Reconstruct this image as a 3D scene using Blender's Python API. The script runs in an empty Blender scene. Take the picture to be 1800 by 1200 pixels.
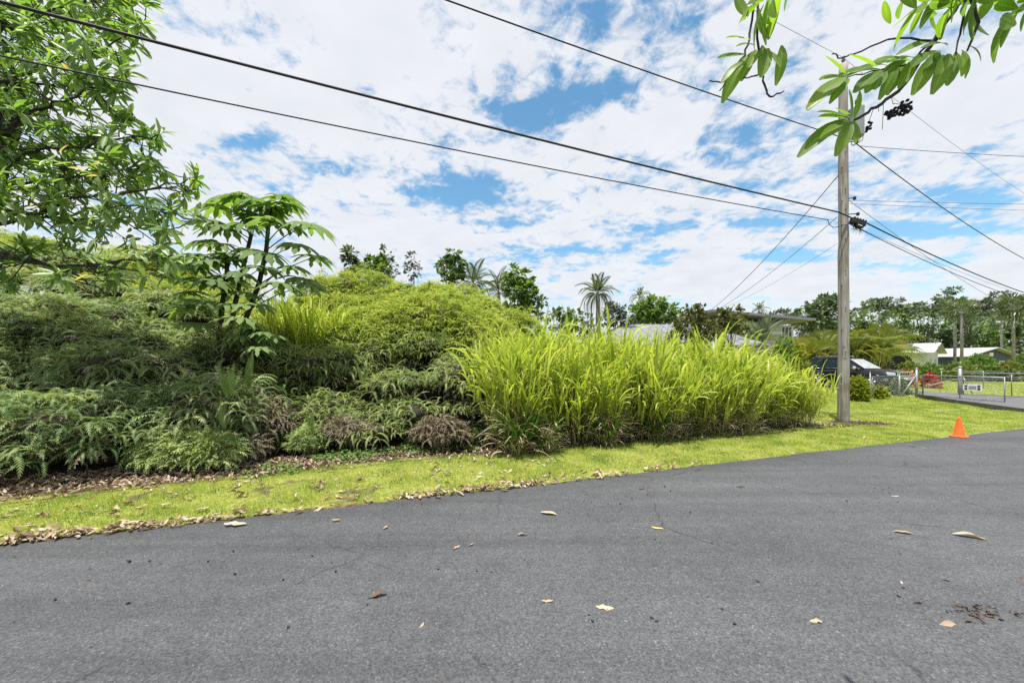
import bpy, math
import numpy as np
from mathutils import Matrix, Vector, Euler

# ------------------------------------------------------------------ camera, sky, sun, exposure
S = bpy.context.scene
COL = S.collection
CAMH = 1.6
FPX = 650.0            # focal length in photo pixels (1800 wide)
HOR = 638.0            # horizon row in the photo

cam_d = bpy.data.cameras.new("camera")
cam = bpy.data.objects.new("camera", cam_d)
COL.objects.link(cam)
cam.location = (0, 0, CAMH)
cam.rotation_euler = (math.radians(90), 0, 0)
cam_d.sensor_width = 36.0
cam_d.lens = FPX / 1800 * 36.0
cam_d.shift_y = (HOR - 600) / 1800
cam_d.clip_start = 0.05
cam_d.clip_end = 2000
S.camera = cam

SUN_EL = math.radians(77)
SUN_AZ = np.array([-0.50, -0.87])        # horizontal direction towards the sun (high, behind the camera's left shoulder)
SUN_AZ = SUN_AZ / np.linalg.norm(SUN_AZ)
sun_vec = Vector((SUN_AZ[0] * math.cos(SUN_EL), SUN_AZ[1] * math.cos(SUN_EL), math.sin(SUN_EL)))
sd = bpy.data.lights.new("sun", 'SUN')
sd.energy = 4.6
sd.angle = math.radians(0.55)
sd.color = (1.0, 0.955, 0.88)
sun = bpy.data.objects.new("sun", sd)
COL.objects.link(sun)
sun.rotation_euler = sun_vec.to_track_quat('Z', 'Y').to_euler()

S.view_settings.view_transform = 'Standard'
S.view_settings.look = 'None'
S.view_settings.gamma = 1
S.view_settings.use_curve_mapping = False
S.view_settings.exposure = 0.80
S.render.engine = 'CYCLES'
S.cycles.max_bounces = 6
S.cycles.diffuse_bounces = 3
S.cycles.transmission_bounces = 4
S.cycles.glossy_bounces = 2
S.cycles.use_denoising = False
S.cycles.sample_clamp_indirect = 4

W = bpy.data.worlds.new("World")
S.world = W
W.use_nodes = True


def build_sky():
    nt = W.node_tree
    N, L = nt.nodes, nt.links
    N.clear()

    def nd(t, **k):
        n = N.new(t)
        for a, b in k.items():
            setattr(n, a, b)
        return n

    def mth(op, a, b=None, c=None, clamp=False):
        n = nd('ShaderNodeMath', operation=op, use_clamp=clamp)
        for i, v in enumerate((a, b, c)):
            if v is None:
                continue
            if isinstance(v, (int, float)):
                n.inputs[i].default_value = v
            else:
                L.new(v, n.inputs[i])
        return n.outputs[0]
    out = nd('ShaderNodeOutputWorld')
    bg = nd('ShaderNodeBackground')
    bg.inputs['Strength'].default_value = 0.12
    L.new(bg.outputs[0], out.inputs[0])
    sky = nd('ShaderNodeTexSky', sky_type='NISHITA')
    sky.sun_disc = False
    sky.sun_elevation = SUN_EL
    sky.sun_rotation = math.atan2(SUN_AZ[0], SUN_AZ[1])
    sky.air_density = 1.0
    sky.dust_density = 0.4
    sky.ozone_density = 2.0
    hsv = nd('ShaderNodeHueSaturation')
    hsv.inputs['Hue'].default_value = 0.482
    hsv.inputs['Saturation'].default_value = 1.14
    hsv.inputs['Value'].default_value = 0.95
    L.new(sky.outputs[0], hsv.inputs['Color'])
    tc = nd('ShaderNodeTexCoord')
    sep = nd('ShaderNodeSeparateXYZ')
    L.new(tc.outputs['Generated'], sep.inputs[0])
    zc = mth('ADD', mth('MAXIMUM', sep.outputs[2], 0.0), 0.16)
    qx = mth('DIVIDE', sep.outputs[0], zc)
    qy = mth('DIVIDE', sep.outputs[1], zc)
    comb = nd('ShaderNodeCombineXYZ')
    L.new(qx, comb.inputs[0])
    L.new(qy, comb.inputs[1])

    def noise(scale, detail, rough, off, dist=0.0):
        mp = nd('ShaderNodeVectorMath', operation='ADD')
        L.new(comb.outputs[0], mp.inputs[0])
        mp.inputs[1].default_value = off
        n = nd('ShaderNodeTexNoise')
        n.inputs['Scale'].default_value = scale
        n.inputs['Detail'].default_value = detail
        n.inputs['Roughness'].default_value = rough
        n.inputs['Distortion'].default_value = dist
        L.new(mp.outputs[0], n.inputs['Vector'])
        return n.outputs[0]
    n1 = noise(2.6, 10, 0.64, (3.1, 1.7, 0.0), 0.3)
    n2 = noise(12.5, 9, 0.62, (9.1, 4.7, 2.0), 0.35)
    cov = mth('ADD', mth('MULTIPLY', n1, 0.55), mth('MULTIPLY', n2, 0.45))

    def blob(px, py, wx, wy, amp):
        """a clear (amp < 0) or cloudy (amp > 0) place in the cloud deck, by its direction"""
        def q(x, y):
            d = np.array([(x - 900) / FPX, 1.0, (HOR - y) / FPX])
            d = d / np.linalg.norm(d)
            return np.array([d[0], d[1]]) / (max(d[2], 0) + 0.16)
        c = q(px, py)
        jx = (q(px + wx, py) - q(px - wx, py)) / 2
        jy = (q(px, py - wy) - q(px, py + wy)) / 2
        J = np.array([jx, jy]).T
        Ji = np.linalg.inv(J)
        ex = mth('SUBTRACT', qx, float(c[0]))
        ey = mth('SUBTRACT', qy, float(c[1]))
        a = mth('ADD', mth('MULTIPLY', ex, float(Ji[0, 0])), mth('MULTIPLY', ey, float(Ji[0, 1])))
        b = mth('ADD', mth('MULTIPLY', ex, float(Ji[1, 0])), mth('MULTIPLY', ey, float(Ji[1, 1])))
        r2 = mth('ADD', mth('MULTIPLY', a, a), mth('MULTIPLY', b, b))
        g = mth('POWER', 2.71828, mth('MULTIPLY', r2, -1.0))
        return mth('MULTIPLY', g, amp)
    blobs = [(440, 250, 75, 22, -.20), (590, 298, 60, 14, -.15), (505, 325, 40, 12, -.12),
             (815, 330, 85, 34, -.24), (775, 255, 40, 22, -.14), (935, 205, 75, 30, -.22), (1010, 170, 60, 26, -.17),
             (1090, 150, 50, 25, -.14), (1250, 150, 60, 50, -.10), (1290, 250, 70, 40, -.12), (1400, 190, 40, 60, -.11),
             (1150, 300, 60, 25, -.09), (1330, 330, 90, 18, -.15), (880, 392, 60, 14, -.17),
             (1010, 440, 150, 10, -.17), (1340, 390, 130, 14, -.17), (1180, 400, 90, 9, -.12), (1400, 450, 80, 14, -.19),
             (1690, 345, 110, 20, -.20), (1640, 410, 100, 12, -.16), (1570, 395, 60, 20, -.14), (1760, 400, 60, 10, -.12), (1560, 470, 80, 10, -.12),
             (560, 500, 60, 14, -.13), (880, 455, 60, 9, -.12), (1460, 290, 30, 25, -.09),
             (1240, 482, 55, 36, .30), (1150, 462, 40, 14, -.12), (1320, 452, 40, 12, -.12), (1380, 505, 60, 20, .12), (300, 180, 170, 80, .14), (560, 180, 150, 60, .10), (1640, 200, 150, 80, .12),
             (700, 410, 120, 30, .08)]
    tot = None
    for b in blobs:
        v = blob(*b)
        tot = v if tot is None else mth('ADD', tot, v)
    cov2 = mth('ADD', cov, mth('MULTIPLY', tot, 0.78))
    mr = nd('ShaderNodeMapRange', interpolation_type='SMOOTHSTEP')
    mr.inputs['From Min'].default_value = 0.365
    mr.inputs['From Max'].default_value = 0.51
    L.new(cov2, mr.inputs[0])
    # the air low down whitens
    hz = nd('ShaderNodeMapRange', interpolation_type='SMOOTHSTEP')
    hz.inputs['From Min'].default_value = 0.24
    hz.inputs['From Max'].default_value = 0.0
    hz.inputs['To Max'].default_value = 0.85
    L.new(sep.outputs[2], hz.inputs[0])
    mask = mth('MAXIMUM', mth('MULTIPLY', mr.outputs[0], 0.97), hz.outputs[0])
    # thick cloud is a little greyer than its thin bright rims
    ramp = nd('ShaderNodeValToRGB')
    e = ramp.color_ramp.elements
    e[0].position = 0.40
    e[0].color = (0.93, 0.95, 1.0, 1)
    e[1].position = 0.78
    e[1].color = (0.79, 0.825, 0.885, 1)
    n3 = noise(5.0, 6, 0.55, (1.3, 8.2, 5.0))
    L.new(mth('ADD', mth('MULTIPLY', n3, 0.62), mth('MULTIPLY', cov2, 0.35)), ramp.inputs[0])
    gain = nd('ShaderNodeVectorMath', operation='SCALE')
    L.new(ramp.outputs[0], gain.inputs[0])
    gain.inputs['Scale'].default_value = 4.6
    mix = nd('ShaderNodeMix', data_type='RGBA')
    L.new(mask, mix.inputs[0])
    L.new(hsv.outputs[0], mix.inputs[6])
    L.new(gain.outputs[0], mix.inputs[7])
    L.new(mix.outputs[2], bg.inputs[0])


build_sky()

# ------------------------------------------------------------------ small helpers
RD = np.array([0.9455, 0.3256])           # along the road
RN = np.array([-0.3256, 0.9455])          # across it, away from the camera
VEDGE = 4.50


def P(px, py, Y):
    return np.array([(px - 900) / FPX * Y, Y, CAMH + (HOR - py) / FPX * Y])


def G(px, py, z=0.0):
    Y = (CAMH - z) * FPX / (py - HOR)
    return np.array([(px - 900) / FPX * Y, Y, z])


def UV(u, v, z=0.0):
    p = RD * u + RN * v
    return np.array([p[0], p[1], z])


def tag(o, label=None, cat=None, group=None, kind=None):
    if label:
        o['label'] = label
    if cat:
        o['category'] = cat
    if group:
        o['group'] = group
    if kind:
        o['kind'] = kind
    return o


def empty(name, loc=(0, 0, 0), rz=0.0):
    o = bpy.data.objects.new(name, None)
    o.empty_display_size = 0.1
    o.location = [float(c) for c in loc]
    o.rotation_euler = (0, 0, rz)
    COL.objects.link(o)
    return o


def link(name, me, parent=None, loc=None):
    o = bpy.data.objects.new(name, me)
    COL.objects.link(o)
    if parent is not None:
        o.parent = parent
    if loc is not None:
        o.location = [float(c) for c in loc]
    return o


def kids(o):
    return [c for c in list(COL.objects) if c.parent == o]


def copy_tree(o, parent=None, km=None):
    c = o.copy()
    COL.objects.link(c)
    if parent is not None:
        c.parent = parent
    for ch in list(o.children):
        copy_tree(ch, c)
    return c


class MB:
    """collects shapes into one mesh"""

    def __init__(s):
        s.v, s.f, s.m, s.sm = [], [], [], []

    def add(s, verts, faces, mi=0, smooth=False):
        b = len(s.v)
        s.v.extend([tuple(float(c) for c in p) for p in verts])
        for f in faces:
            s.f.append(tuple(i + b for i in f))
            s.m.append(mi)
            s.sm.append(smooth)

    def box(s, c, size, mi=0, R=None):
        hx, hy, hz = [d / 2 for d in size]
        vs = []
        for x in (-hx, hx):
            for y in (-hy, hy):
                for z in (-hz, hz):
                    p = np.array([x, y, z])
                    if R is not None:
                        p = R @ p
                    vs.append(p + np.array(c))
        s.add(vs, [(0, 1, 3, 2), (4, 6, 7, 5), (0, 4, 5, 1), (2, 3, 7, 6), (0, 2, 6, 4), (1, 5, 7, 3)], mi)

    def tube(s, pts, rad, sides=6, mi=0, cap=True, smooth=True):
        pts = [np.array(p, float) for p in pts]
        n = len(pts)
        rad = [rad] * n if isinstance(rad, (int, float)) else list(rad)
        vs = []
        ref = None
        for i in range(n):
            t = pts[min(i + 1, n - 1)] - pts[max(i - 1, 0)]
            t = t / (np.linalg.norm(t) + 1e-9)
            if ref is None:
                ref = np.array([0, 0, 1.0]) if abs(t[2]) < 0.9 else np.array([1.0, 0, 0])
            a = ref - t * np.dot(ref, t)
            a = a / (np.linalg.norm(a) + 1e-9)
            ref = a
            b = np.cross(t, a)
            for k in range(sides):
                th = 2 * math.pi * k / sides
                vs.append(pts[i] + rad[i] * (a * math.cos(th) + b * math.sin(th)))
        fs = []
        for i in range(n - 1):
            for k in range(sides):
                k2 = (k + 1) % sides
                fs.append((i * sides + k, i * sides + k2, (i + 1) * sides + k2, (i + 1) * sides + k))
        if cap:
            fs.append(tuple(range(sides))[::-1])
            fs.append(tuple((n - 1) * sides + k for k in range(sides)))
        s.add(vs, fs, mi, smooth)

    def lathe(s, prof, c=(0, 0, 0), sides=16, mi=0, axis='z', smooth=True):
        vs = []
        for r, z in prof:
            for k in range(sides):
                th = 2 * math.pi * k / sides
                p = (r * math.cos(th), r * math.sin(th), z)
                if axis == 'y':
                    p = (p[0], p[2], p[1])
                if axis == 'x':
                    p = (p[2], p[0], p[1])
                vs.append((p[0] + c[0], p[1] + c[1], p[2] + c[2]))
        fs = []
        for i in range(len(prof) - 1):
            for k in range(sides):
                k2 = (k + 1) % sides
                fs.append((i * sides + k, i * sides + k2, (i + 1) * sides + k2, (i + 1) * sides + k))
        s.add(vs, fs, mi, smooth)

    def build(s, name, mats, parent=None, loc=None, bevel=0.0):
        me = bpy.data.meshes.new(name)
        me.from_pydata(s.v, [], s.f)
        mats = mats if isinstance(mats, (list, tuple)) else [mats]
        for m in mats:
            me.materials.append(m)
        me.polygons.foreach_set('material_index', s.m)
        me.polygons.foreach_set('use_smooth', s.sm)
        me.update()
        o = link(name, me, parent, loc)
        if bevel:
            b = o.modifiers.new('bevel', 'BEVEL')
            b.width = bevel
            b.segments = 2
            b.limit_method = 'ANGLE'
        return o


def np_mesh(name, V, T, mats, rnd=None, smooth=False, mid=None):
    me = bpy.data.meshes.new(name)
    V = np.ascontiguousarray(V, np.float32)
    T = np.ascontiguousarray(T, np.int32)
    me.vertices.add(len(V))
    me.vertices.foreach_set('co', V.ravel())
    me.loops.add(T.size)
    me.loops.foreach_set('vertex_index', T.ravel())
    k = T.shape[1]
    me.polygons.add(len(T))
    me.polygons.foreach_set('loop_start', np.arange(len(T), dtype=np.int32) * k)
    try:
        me.polygons.foreach_set('loop_total', np.full(len(T), k, np.int32))
    except Exception:
        pass
    if smooth:
        me.polygons.foreach_set('use_smooth', np.ones(len(T), bool))
    for m in (mats if isinstance(mats, (list, tuple)) else [mats]):
        me.materials.append(m)
    if rnd is not None:
        a = me.attributes.new('rnd', 'FLOAT', 'POINT')
        a.data.foreach_set('value', np.ascontiguousarray(rnd, np.float32))
    if mid is not None:
        a = me.attributes.new('mid', 'FLOAT', 'POINT')
        a.data.foreach_set('value', np.ascontiguousarray(mid, np.float32))
    me.update()
    return me


def norm(a):
    return a / (np.linalg.norm(a, axis=-1, keepdims=True) + 1e-9)


def frames(d, up):
    """rotation matrices whose Y axis is d and whose Z axis leans to up"""
    d = norm(d)
    x = norm(np.cross(d, up))
    z = np.cross(x, d)
    return np.stack([x, d, z], axis=-1)


def merge(protos, idx, pos, R, sc, rnd):
    Vs, Ts, Rs = [], [], []
    base = 0
    for k, (pv, pt) in enumerate(protos):
        s = np.where(idx == k)[0]
        if not len(s):
            continue
        v = np.einsum('mij,nj->mni', R[s], pv) * np.asarray(sc)[s][:, None, None] + pos[s][:, None, :]
        Vs.append(v.reshape(-1, 3))
        t = pt[None] + (np.arange(len(s)) * len(pv))[:, None, None] + base
        Ts.append(t.reshape(-1, 3))
        Rs.append(np.repeat(rnd[s], len(pv)))
        base += len(s) * len(pv)
    return np.concatenate(Vs), np.concatenate(Ts), np.concatenate(Rs)


def scatter(parent, protos, pos, R, sc, rng, mat, stuffname, partname=None, nparts=0, meshes=None, idx=None, score=None):
    """children of parent: the nparts best scored pieces one object each, the others one 'stuff' mesh"""
    n = len(pos)
    sc = np.broadcast_to(np.asarray(sc, float), (n,)).copy()
    if idx is None:
        idx = rng.integers(0, len(protos), n)
    rnd = rng.random(n)
    L0 = np.array(parent.location)
    pick = np.zeros(n, bool)
    if nparts:
        if score is None:
            px = 900 + pos[:, 0] / np.maximum(pos[:, 1], .1) * FPX
            py = HOR - (pos[:, 2] - CAMH) / np.maximum(pos[:, 1], .1) * FPX
            score = sc / np.linalg.norm(pos - [0, 0, CAMH], axis=1)
            score = np.where((px > 0) & (px < 1800) & (py > 0) & (py < 1200), score, 0)
        pick[np.argsort(-score)[:nparts]] = True
        for i in np.where(pick)[0]:
            o = bpy.data.objects.new(partname, meshes[idx[i]])
            COL.objects.link(o)
            o.parent = parent
            M = Matrix(((R[i] * sc[i]).tolist())).to_4x4()
            M.translation = Vector((pos[i] - L0).tolist())
            o.matrix_basis = M
    r = np.where(~pick)[0]
    if len(r):
        V, T, rr = merge(protos, idx[r], pos[r] - L0, R[r], sc[r], rnd[r])
        o = link(stuffname, np_mesh(stuffname, V, T, mat, rr), parent)
        o['kind'] = 'stuff'


# ------------------------------------------------------------------ materials
def new_mat(name):
    m = bpy.data.materials.new(name)
    m.use_nodes = True
    nt = m.node_tree
    return m, nt, nt.nodes['Principled BSDF'], nt.nodes['Material Output']


def simple(name, col, rough=0.6, metal=0.0, noise=0.12, scale=8.0, bump=0.0, spec=0.4, coat=0.0):
    m, nt, b, out = new_mat(name)
    N, L = nt.nodes, nt.links
    n = N.new('ShaderNodeTexNoise')
    n.inputs['Scale'].default_value = scale
    n.inputs['Detail'].default_value = 5
    tc = N.new('ShaderNodeTexCoord')
    L.new(tc.outputs['Object'], n.inputs['Vector'])
    r = N.new('ShaderNodeValToRGB')
    r.color_ramp.elements[0].position = .3
    r.color_ramp.elements[1].position = .7
    r.color_ramp.elements[0].color = tuple(c * (1 - noise) for c in col) + (1,)
    r.color_ramp.elements[1].color = tuple(min(1, c * (1 + noise)) for c in col) + (1,)
    L.new(n.outputs[0], r.inputs[0])
    L.new(r.outputs[0], b.inputs['Base Color'])
    b.inputs['Roughness'].default_value = rough
    b.inputs['Metallic'].default_value = metal
    b.inputs['Specular IOR Level'].default_value = spec
    b.inputs['Coat Weight'].default_value = coat
    if bump:
        bp = N.new('ShaderNodeBump')
        bp.inputs['Strength'].default_value = bump
        bp.inputs['Distance'].default_value = 0.02
        L.new(n.outputs[0], bp.inputs['Height'])
        L.new(bp.outputs[0], b.inputs['Normal'])
    return m


def leaf_mat(name, cols, trans=0.35, rough=0.5, spec=0.3, nscale=1.2, nw=0.45, tcol=(1.25, 1.25, 0.7), rib=None):
    """foliage: colour differs leaf by leaf and patch by patch; light comes through"""
    m, nt, b, out = new_mat(name)
    N, L = nt.nodes, nt.links
    at = N.new('ShaderNodeAttribute')
    at.attribute_name = 'rnd'
    oi = N.new('ShaderNodeObjectInfo')
    ad = N.new('ShaderNodeMath')
    ad.operation = 'ADD'
    L.new(at.outputs['Fac'], ad.inputs[0])
    L.new(oi.outputs['Random'], ad.inputs[1])
    fr = N.new('ShaderNodeMath')
    fr.operation = 'FRACT'
    L.new(ad.outputs[0], fr.inputs[0])
    ge = N.new('ShaderNodeNewGeometry')
    no = N.new('ShaderNodeTexNoise')
    no.inputs['Scale'].default_value = nscale
    no.inputs['Detail'].default_value = 3
    L.new(ge.outputs['Position'], no.inputs['Vector'])
    st = N.new('ShaderNodeMapRange')
    st.inputs['From Min'].default_value = .3
    st.inputs['From Max'].default_value = .7
    L.new(no.outputs[0], st.inputs[0])
    mx = N.new('ShaderNodeMix')
    mx.inputs[0].default_value = nw
    L.new(fr.outputs[0], mx.inputs[2])
    L.new(st.outputs[0], mx.inputs[3])
    r = N.new('ShaderNodeValToRGB')
    el = r.color_ramp.elements
    for i, c in enumerate(cols):
        p = i / (len(cols) - 1)
        if i == 0:
            el[0].position, e = 0, el[0]
        elif i == len(cols) - 1:
            el[-1].position, e = 1, el[-1]
        else:
            e = el.new(p)
        e.color = tuple(c) + (1,)
    L.new(mx.outputs[0], r.inputs[0])
    col = r.outputs[0]
    if rib:
        am = N.new('ShaderNodeAttribute')
        am.attribute_name = 'mid'
        pw = N.new('ShaderNodeMath')
        pw.operation = 'POWER'
        pw.inputs[1].default_value = 9
        L.new(am.outputs['Fac'], pw.inputs[0])
        rm = N.new('ShaderNodeMix')
        rm.data_type = 'RGBA'
        L.new(pw.outputs[0], rm.inputs[0])
        L.new(col, rm.inputs[6])
        rm.inputs[7].default_value = tuple(rib) + (1,)
        col = rm.outputs[2]
    L.new(col, b.inputs['Base Color'])
    b.inputs['Roughness'].default_value = rough
    b.inputs['Specular IOR Level'].default_value = spec
    if trans:
        t = N.new('ShaderNodeBsdfTranslucent')
        vm = N.new('ShaderNodeVectorMath')
        vm.operation = 'MULTIPLY'
        vm.inputs[1].default_value = tcol
        L.new(col, vm.inputs[0])
        L.new(vm.outputs[0], t.inputs[0])
        ms = N.new('ShaderNodeMixShader')
        ms.inputs[0].default_value = trans
        L.new(b.outputs[0], ms.inputs[1])
        L.new(t.outputs[0], ms.inputs[2])
        L.new(ms.outputs[0], out.inputs[0])
    return m


M = {}
M['fern'] = leaf_mat('fern_green', [(.10, .17, .06), (.20, .28, .095), (.33, .39, .145), (.48, .50, .24)], trans=.35, rough=.55, spec=.2)
M['fern_dark'] = leaf_mat('fern_deep_green', [(.085, .16, .07), (.18, .27, .11), (.32, .39, .17), (.52, .54, .28)], trans=.36, rough=.55, spec=.2)
M['fern_gold'] = leaf_mat('fern_yellow_green', [(.14, .22, .055), (.25, .33, .065), (.36, .42, .085), (.48, .49, .14)], trans=.4, rough=.6, spec=.15, nscale=.8)
M['fern_dead'] = leaf_mat('fern_dead_brown', [(.09, .07, .05), (.16, .13, .09), (.24, .20, .14), (.18, .17, .12)], trans=.15, rough=.8)
M['wisp'] = leaf_mat('wispy_fern', [(.13, .20, .08), (.22, .31, .11), (.34, .42, .16), (.45, .48, .24)], trans=.35, rough=.6, spec=.15)
M['sword'] = leaf_mat('sword_fern', [(.16, .26, .08), (.24, .35, .11), (.34, .44, .16)], trans=.35, rough=.5, spec=.25)
M['core'] = leaf_mat('shaded_thatch', [(.018, .017, .012), (.035, .031, .021), (.06, .052, .035)], trans=0, rough=.95, nscale=9, nw=.9)  # dead thatch, darkened to paint the shade between the fronds
M['grass'] = leaf_mat('tall_grass_blade', [(.17, .26, .045), (.32, .41, .06), (.46, .53, .095), (.64, .64, .28)], trans=.54, rough=.42, spec=.4, nscale=.9)
M['grass_green'] = leaf_mat('green_grass_blade', [(.06, .13, .02), (.10, .19, .03), (.17, .25, .05)], trans=.4, rough=.4, spec=.45)
M['straw'] = leaf_mat('dry_grass_straw', [(.18, .14, .08), (.33, .27, .16), (.52, .46, .31), (.28, .22, .13)], trans=.25, rough=.7)
M['lawn'] = leaf_mat('lawn_blade', [(.10, .19, .04), (.23, .32, .055), (.40, .45, .10), (.58, .54, .28)], trans=.42, rough=.5, nscale=2.4, nw=.68)
M['big_leaf'] = leaf_mat('broad_leaf', [(.10, .175, .08), (.155, .25, .085), (.24, .34, .10), (.33, .39, .24)], trans=.45, rough=.38, spec=.5, nscale=1.5, tcol=(1.4, 1.6, .5), rib=(.3, .38, .18))
M['over_leaf'] = leaf_mat('overhead_leaf', [(.08, .15, .045), (.13, .22, .05), (.19, .29, .055), (.30, .40, .08)], trans=.58, rough=.42, spec=.35, nscale=5, tcol=(1.5, 1.75, .4), rib=(.28, .36, .12))
M['yellow_leaf'] = leaf_mat('yellowed_leaf', [(.55, .40, .03), (.62, .48, .05)], trans=.35)
M['lobed'] = leaf_mat('lobed_leaf', [(.11, .175, .08), (.17, .25, .095), (.26, .34, .125)], trans=.42, rough=.6, spec=.15, nscale=1.5, tcol=(1.5, 1.7, .5))
M['creeper'] = leaf_mat('creeper_leaf', [(.07, .14, .03), (.12, .21, .05), (.17, .26, .07)], trans=.3)
M['tree_a'] = leaf_mat('tree_foliage_mid', [(.075, .13, .045), (.12, .195, .06), (.19, .27, .08)], trans=.38, nscale=.35)
M['tree_b'] = leaf_mat('tree_foliage_bright', [(.07, .13, .03), (.12, .21, .045), (.20, .29, .06)], trans=.4, nscale=.5)
M['tree_c'] = leaf_mat('tree_foliage_blue_green', [(.075, .115, .07), (.115, .165, .09), (.17, .22, .12)], trans=.3, nscale=.3)  # lightened too, haze painted into the colour
M['tree_far'] = leaf_mat('far_tree_foliage', [(.075, .10, .08), (.11, .14, .10), (.15, .18, .125)], trans=.22, nscale=.2)  # lightened so the colour carries aerial haze
M['vine'] = leaf_mat('vine_foliage', [(.05, .055, .025), (.09, .10, .03), (.16, .17, .035)], trans=.3, nscale=.6)
M['areca'] = leaf_mat('areca_leaf', [(.07, .11, .03), (.13, .18, .04), (.22, .24, .05), (.33, .29, .06)], trans=.4, nscale=.5)
M['palm'] = leaf_mat('palm_leaf', [(.045, .075, .022), (.07, .11, .03), (.12, .15, .05)], trans=.3, rough=.35, spec=.5)
M['palm_silver'] = leaf_mat('silver_palm_leaf', [(.10, .14, .11), (.15, .19, .15), (.2, .24, .19)], trans=.2)
M['hedge'] = leaf_mat('hedge_leaf', [(.10, .15, .03), (.16, .21, .05), (.24, .26, .08)], trans=.35, nscale=.4)
M['shrub'] = leaf_mat('variegated_shrub_leaf', [(.14, .19, .02), (.22, .27, .03), (.32, .32, .06)], trans=.35)
M['red_flower'] = leaf_mat('red_bract', [(.35, .02, .03), (.5, .04, .05), (.45, .12, .06)], trans=.3)
M['pink_flower'] = leaf_mat('salmon_bract', [(.40, .16, .10), (.45, .25, .16), (.3, .10, .07)], trans=.3)
M['bark'] = simple('grey_bark', (.16, .14, .115), .9, noise=.4, scale=12, bump=.5)
M['bark_dark'] = simple('dark_bark', (.045, .04, .035), .85, noise=.4, scale=25, bump=.5)
M['palm_bark'] = simple('pale_palm_bark', (.26, .25, .225), .85, noise=.3, scale=5, bump=.3)
M['metal'] = simple('galvanised_steel', (.26, .275, .28), .5, .5, noise=.15, scale=20)
M['wire'] = simple('galvanised_wire', (.35, .37, .38), .5, .5)
M['cable'] = simple('black_cable', (.012, .013, .018), .6)
M['cable_grey'] = simple('grey_cable', (.10, .12, .16), .5)
M['black_plastic'] = simple('black_plastic', (.012, .013, .016), .45)
M['transformer'] = simple('transformer_paint', (.36, .40, .40), .4, noise=.08)
M['porcelain'] = simple('insulator_glaze', (.14, .14, .15), .25)
M['orange'] = simple('cone_orange', (.78, .115, .014), .5, noise=.22, scale=16)
M['orange_base'] = simple('cone_base_orange', (.62, .12, .03), .6, noise=.2, scale=14)
M['white'] = simple('white_paint', (.75, .75, .73), .55, noise=.05)
M['wall_pale'] = simple('pale_wall_paint', (.60, .62, .62), .7, noise=.06, scale=2)
M['wall_beige'] = simple('beige_wall_paint', (.58, .52, .43), .7, noise=.06, scale=2)
M['wall_blue'] = simple('slate_blue_wall', (.055, .075, .12), .7, noise=.08, scale=2)
M['wall_teal'] = simple('teal_shutter', (.02, .07, .075), .7)
M['shade_and_print'] = simple('painted_shade_and_print', (.015, .016, .018), .6)  # near-black for shade painted into recesses, and for printed squares
M['glass'] = simple('window_glass', (.02, .03, .04), .08, spec=.7)
M['roof_grey'] = simple('grey_metal_roof', (.19, .20, .235), .5, noise=.1, scale=3)
M['roof_white'] = simple('white_metal_roof', (.38, .39, .405), .55, noise=.16, scale=1.5)
M['roof_rust'] = simple('rusty_metal_roof', (.45, .34, .30), .6, noise=.25, scale=1.2)
M['solar'] = simple('solar_cells', (.03, .035, .07), .15, spec=.6)
M['car_black'] = simple('black_car_paint', (.006, .007, .012), .2, spec=.4, coat=.45, noise=.02)
M['tyre'] = simple('tyre_rubber', (.012, .012, .012), .85)
M['rim'] = simple('alloy_rim', (.62, .63, .65), .25, .9)
M['chrome'] = simple('chrome', (.75, .76, .78), .12, 1.0)
M['lens_sheen'] = simple('lens_and_sky_sheen', (.33, .35, .38), .1, spec=.7)
M['stone'] = simple('dirt_clod', (.05, .038, .028), .95, noise=.4, scale=30)
M['fruit'] = simple('black_fruit', (.012, .010, .012), .6)
M['concrete_pale'] = simple('worn_chalk', (.30, .30, .29), .9)
M['sign_white'] = simple('sign_white', (.72, .73, .74), .5, noise=.04)
M['concrete'] = simple('driveway_concrete', (.105, .105, .108), .85, noise=.15, scale=4)


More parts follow.
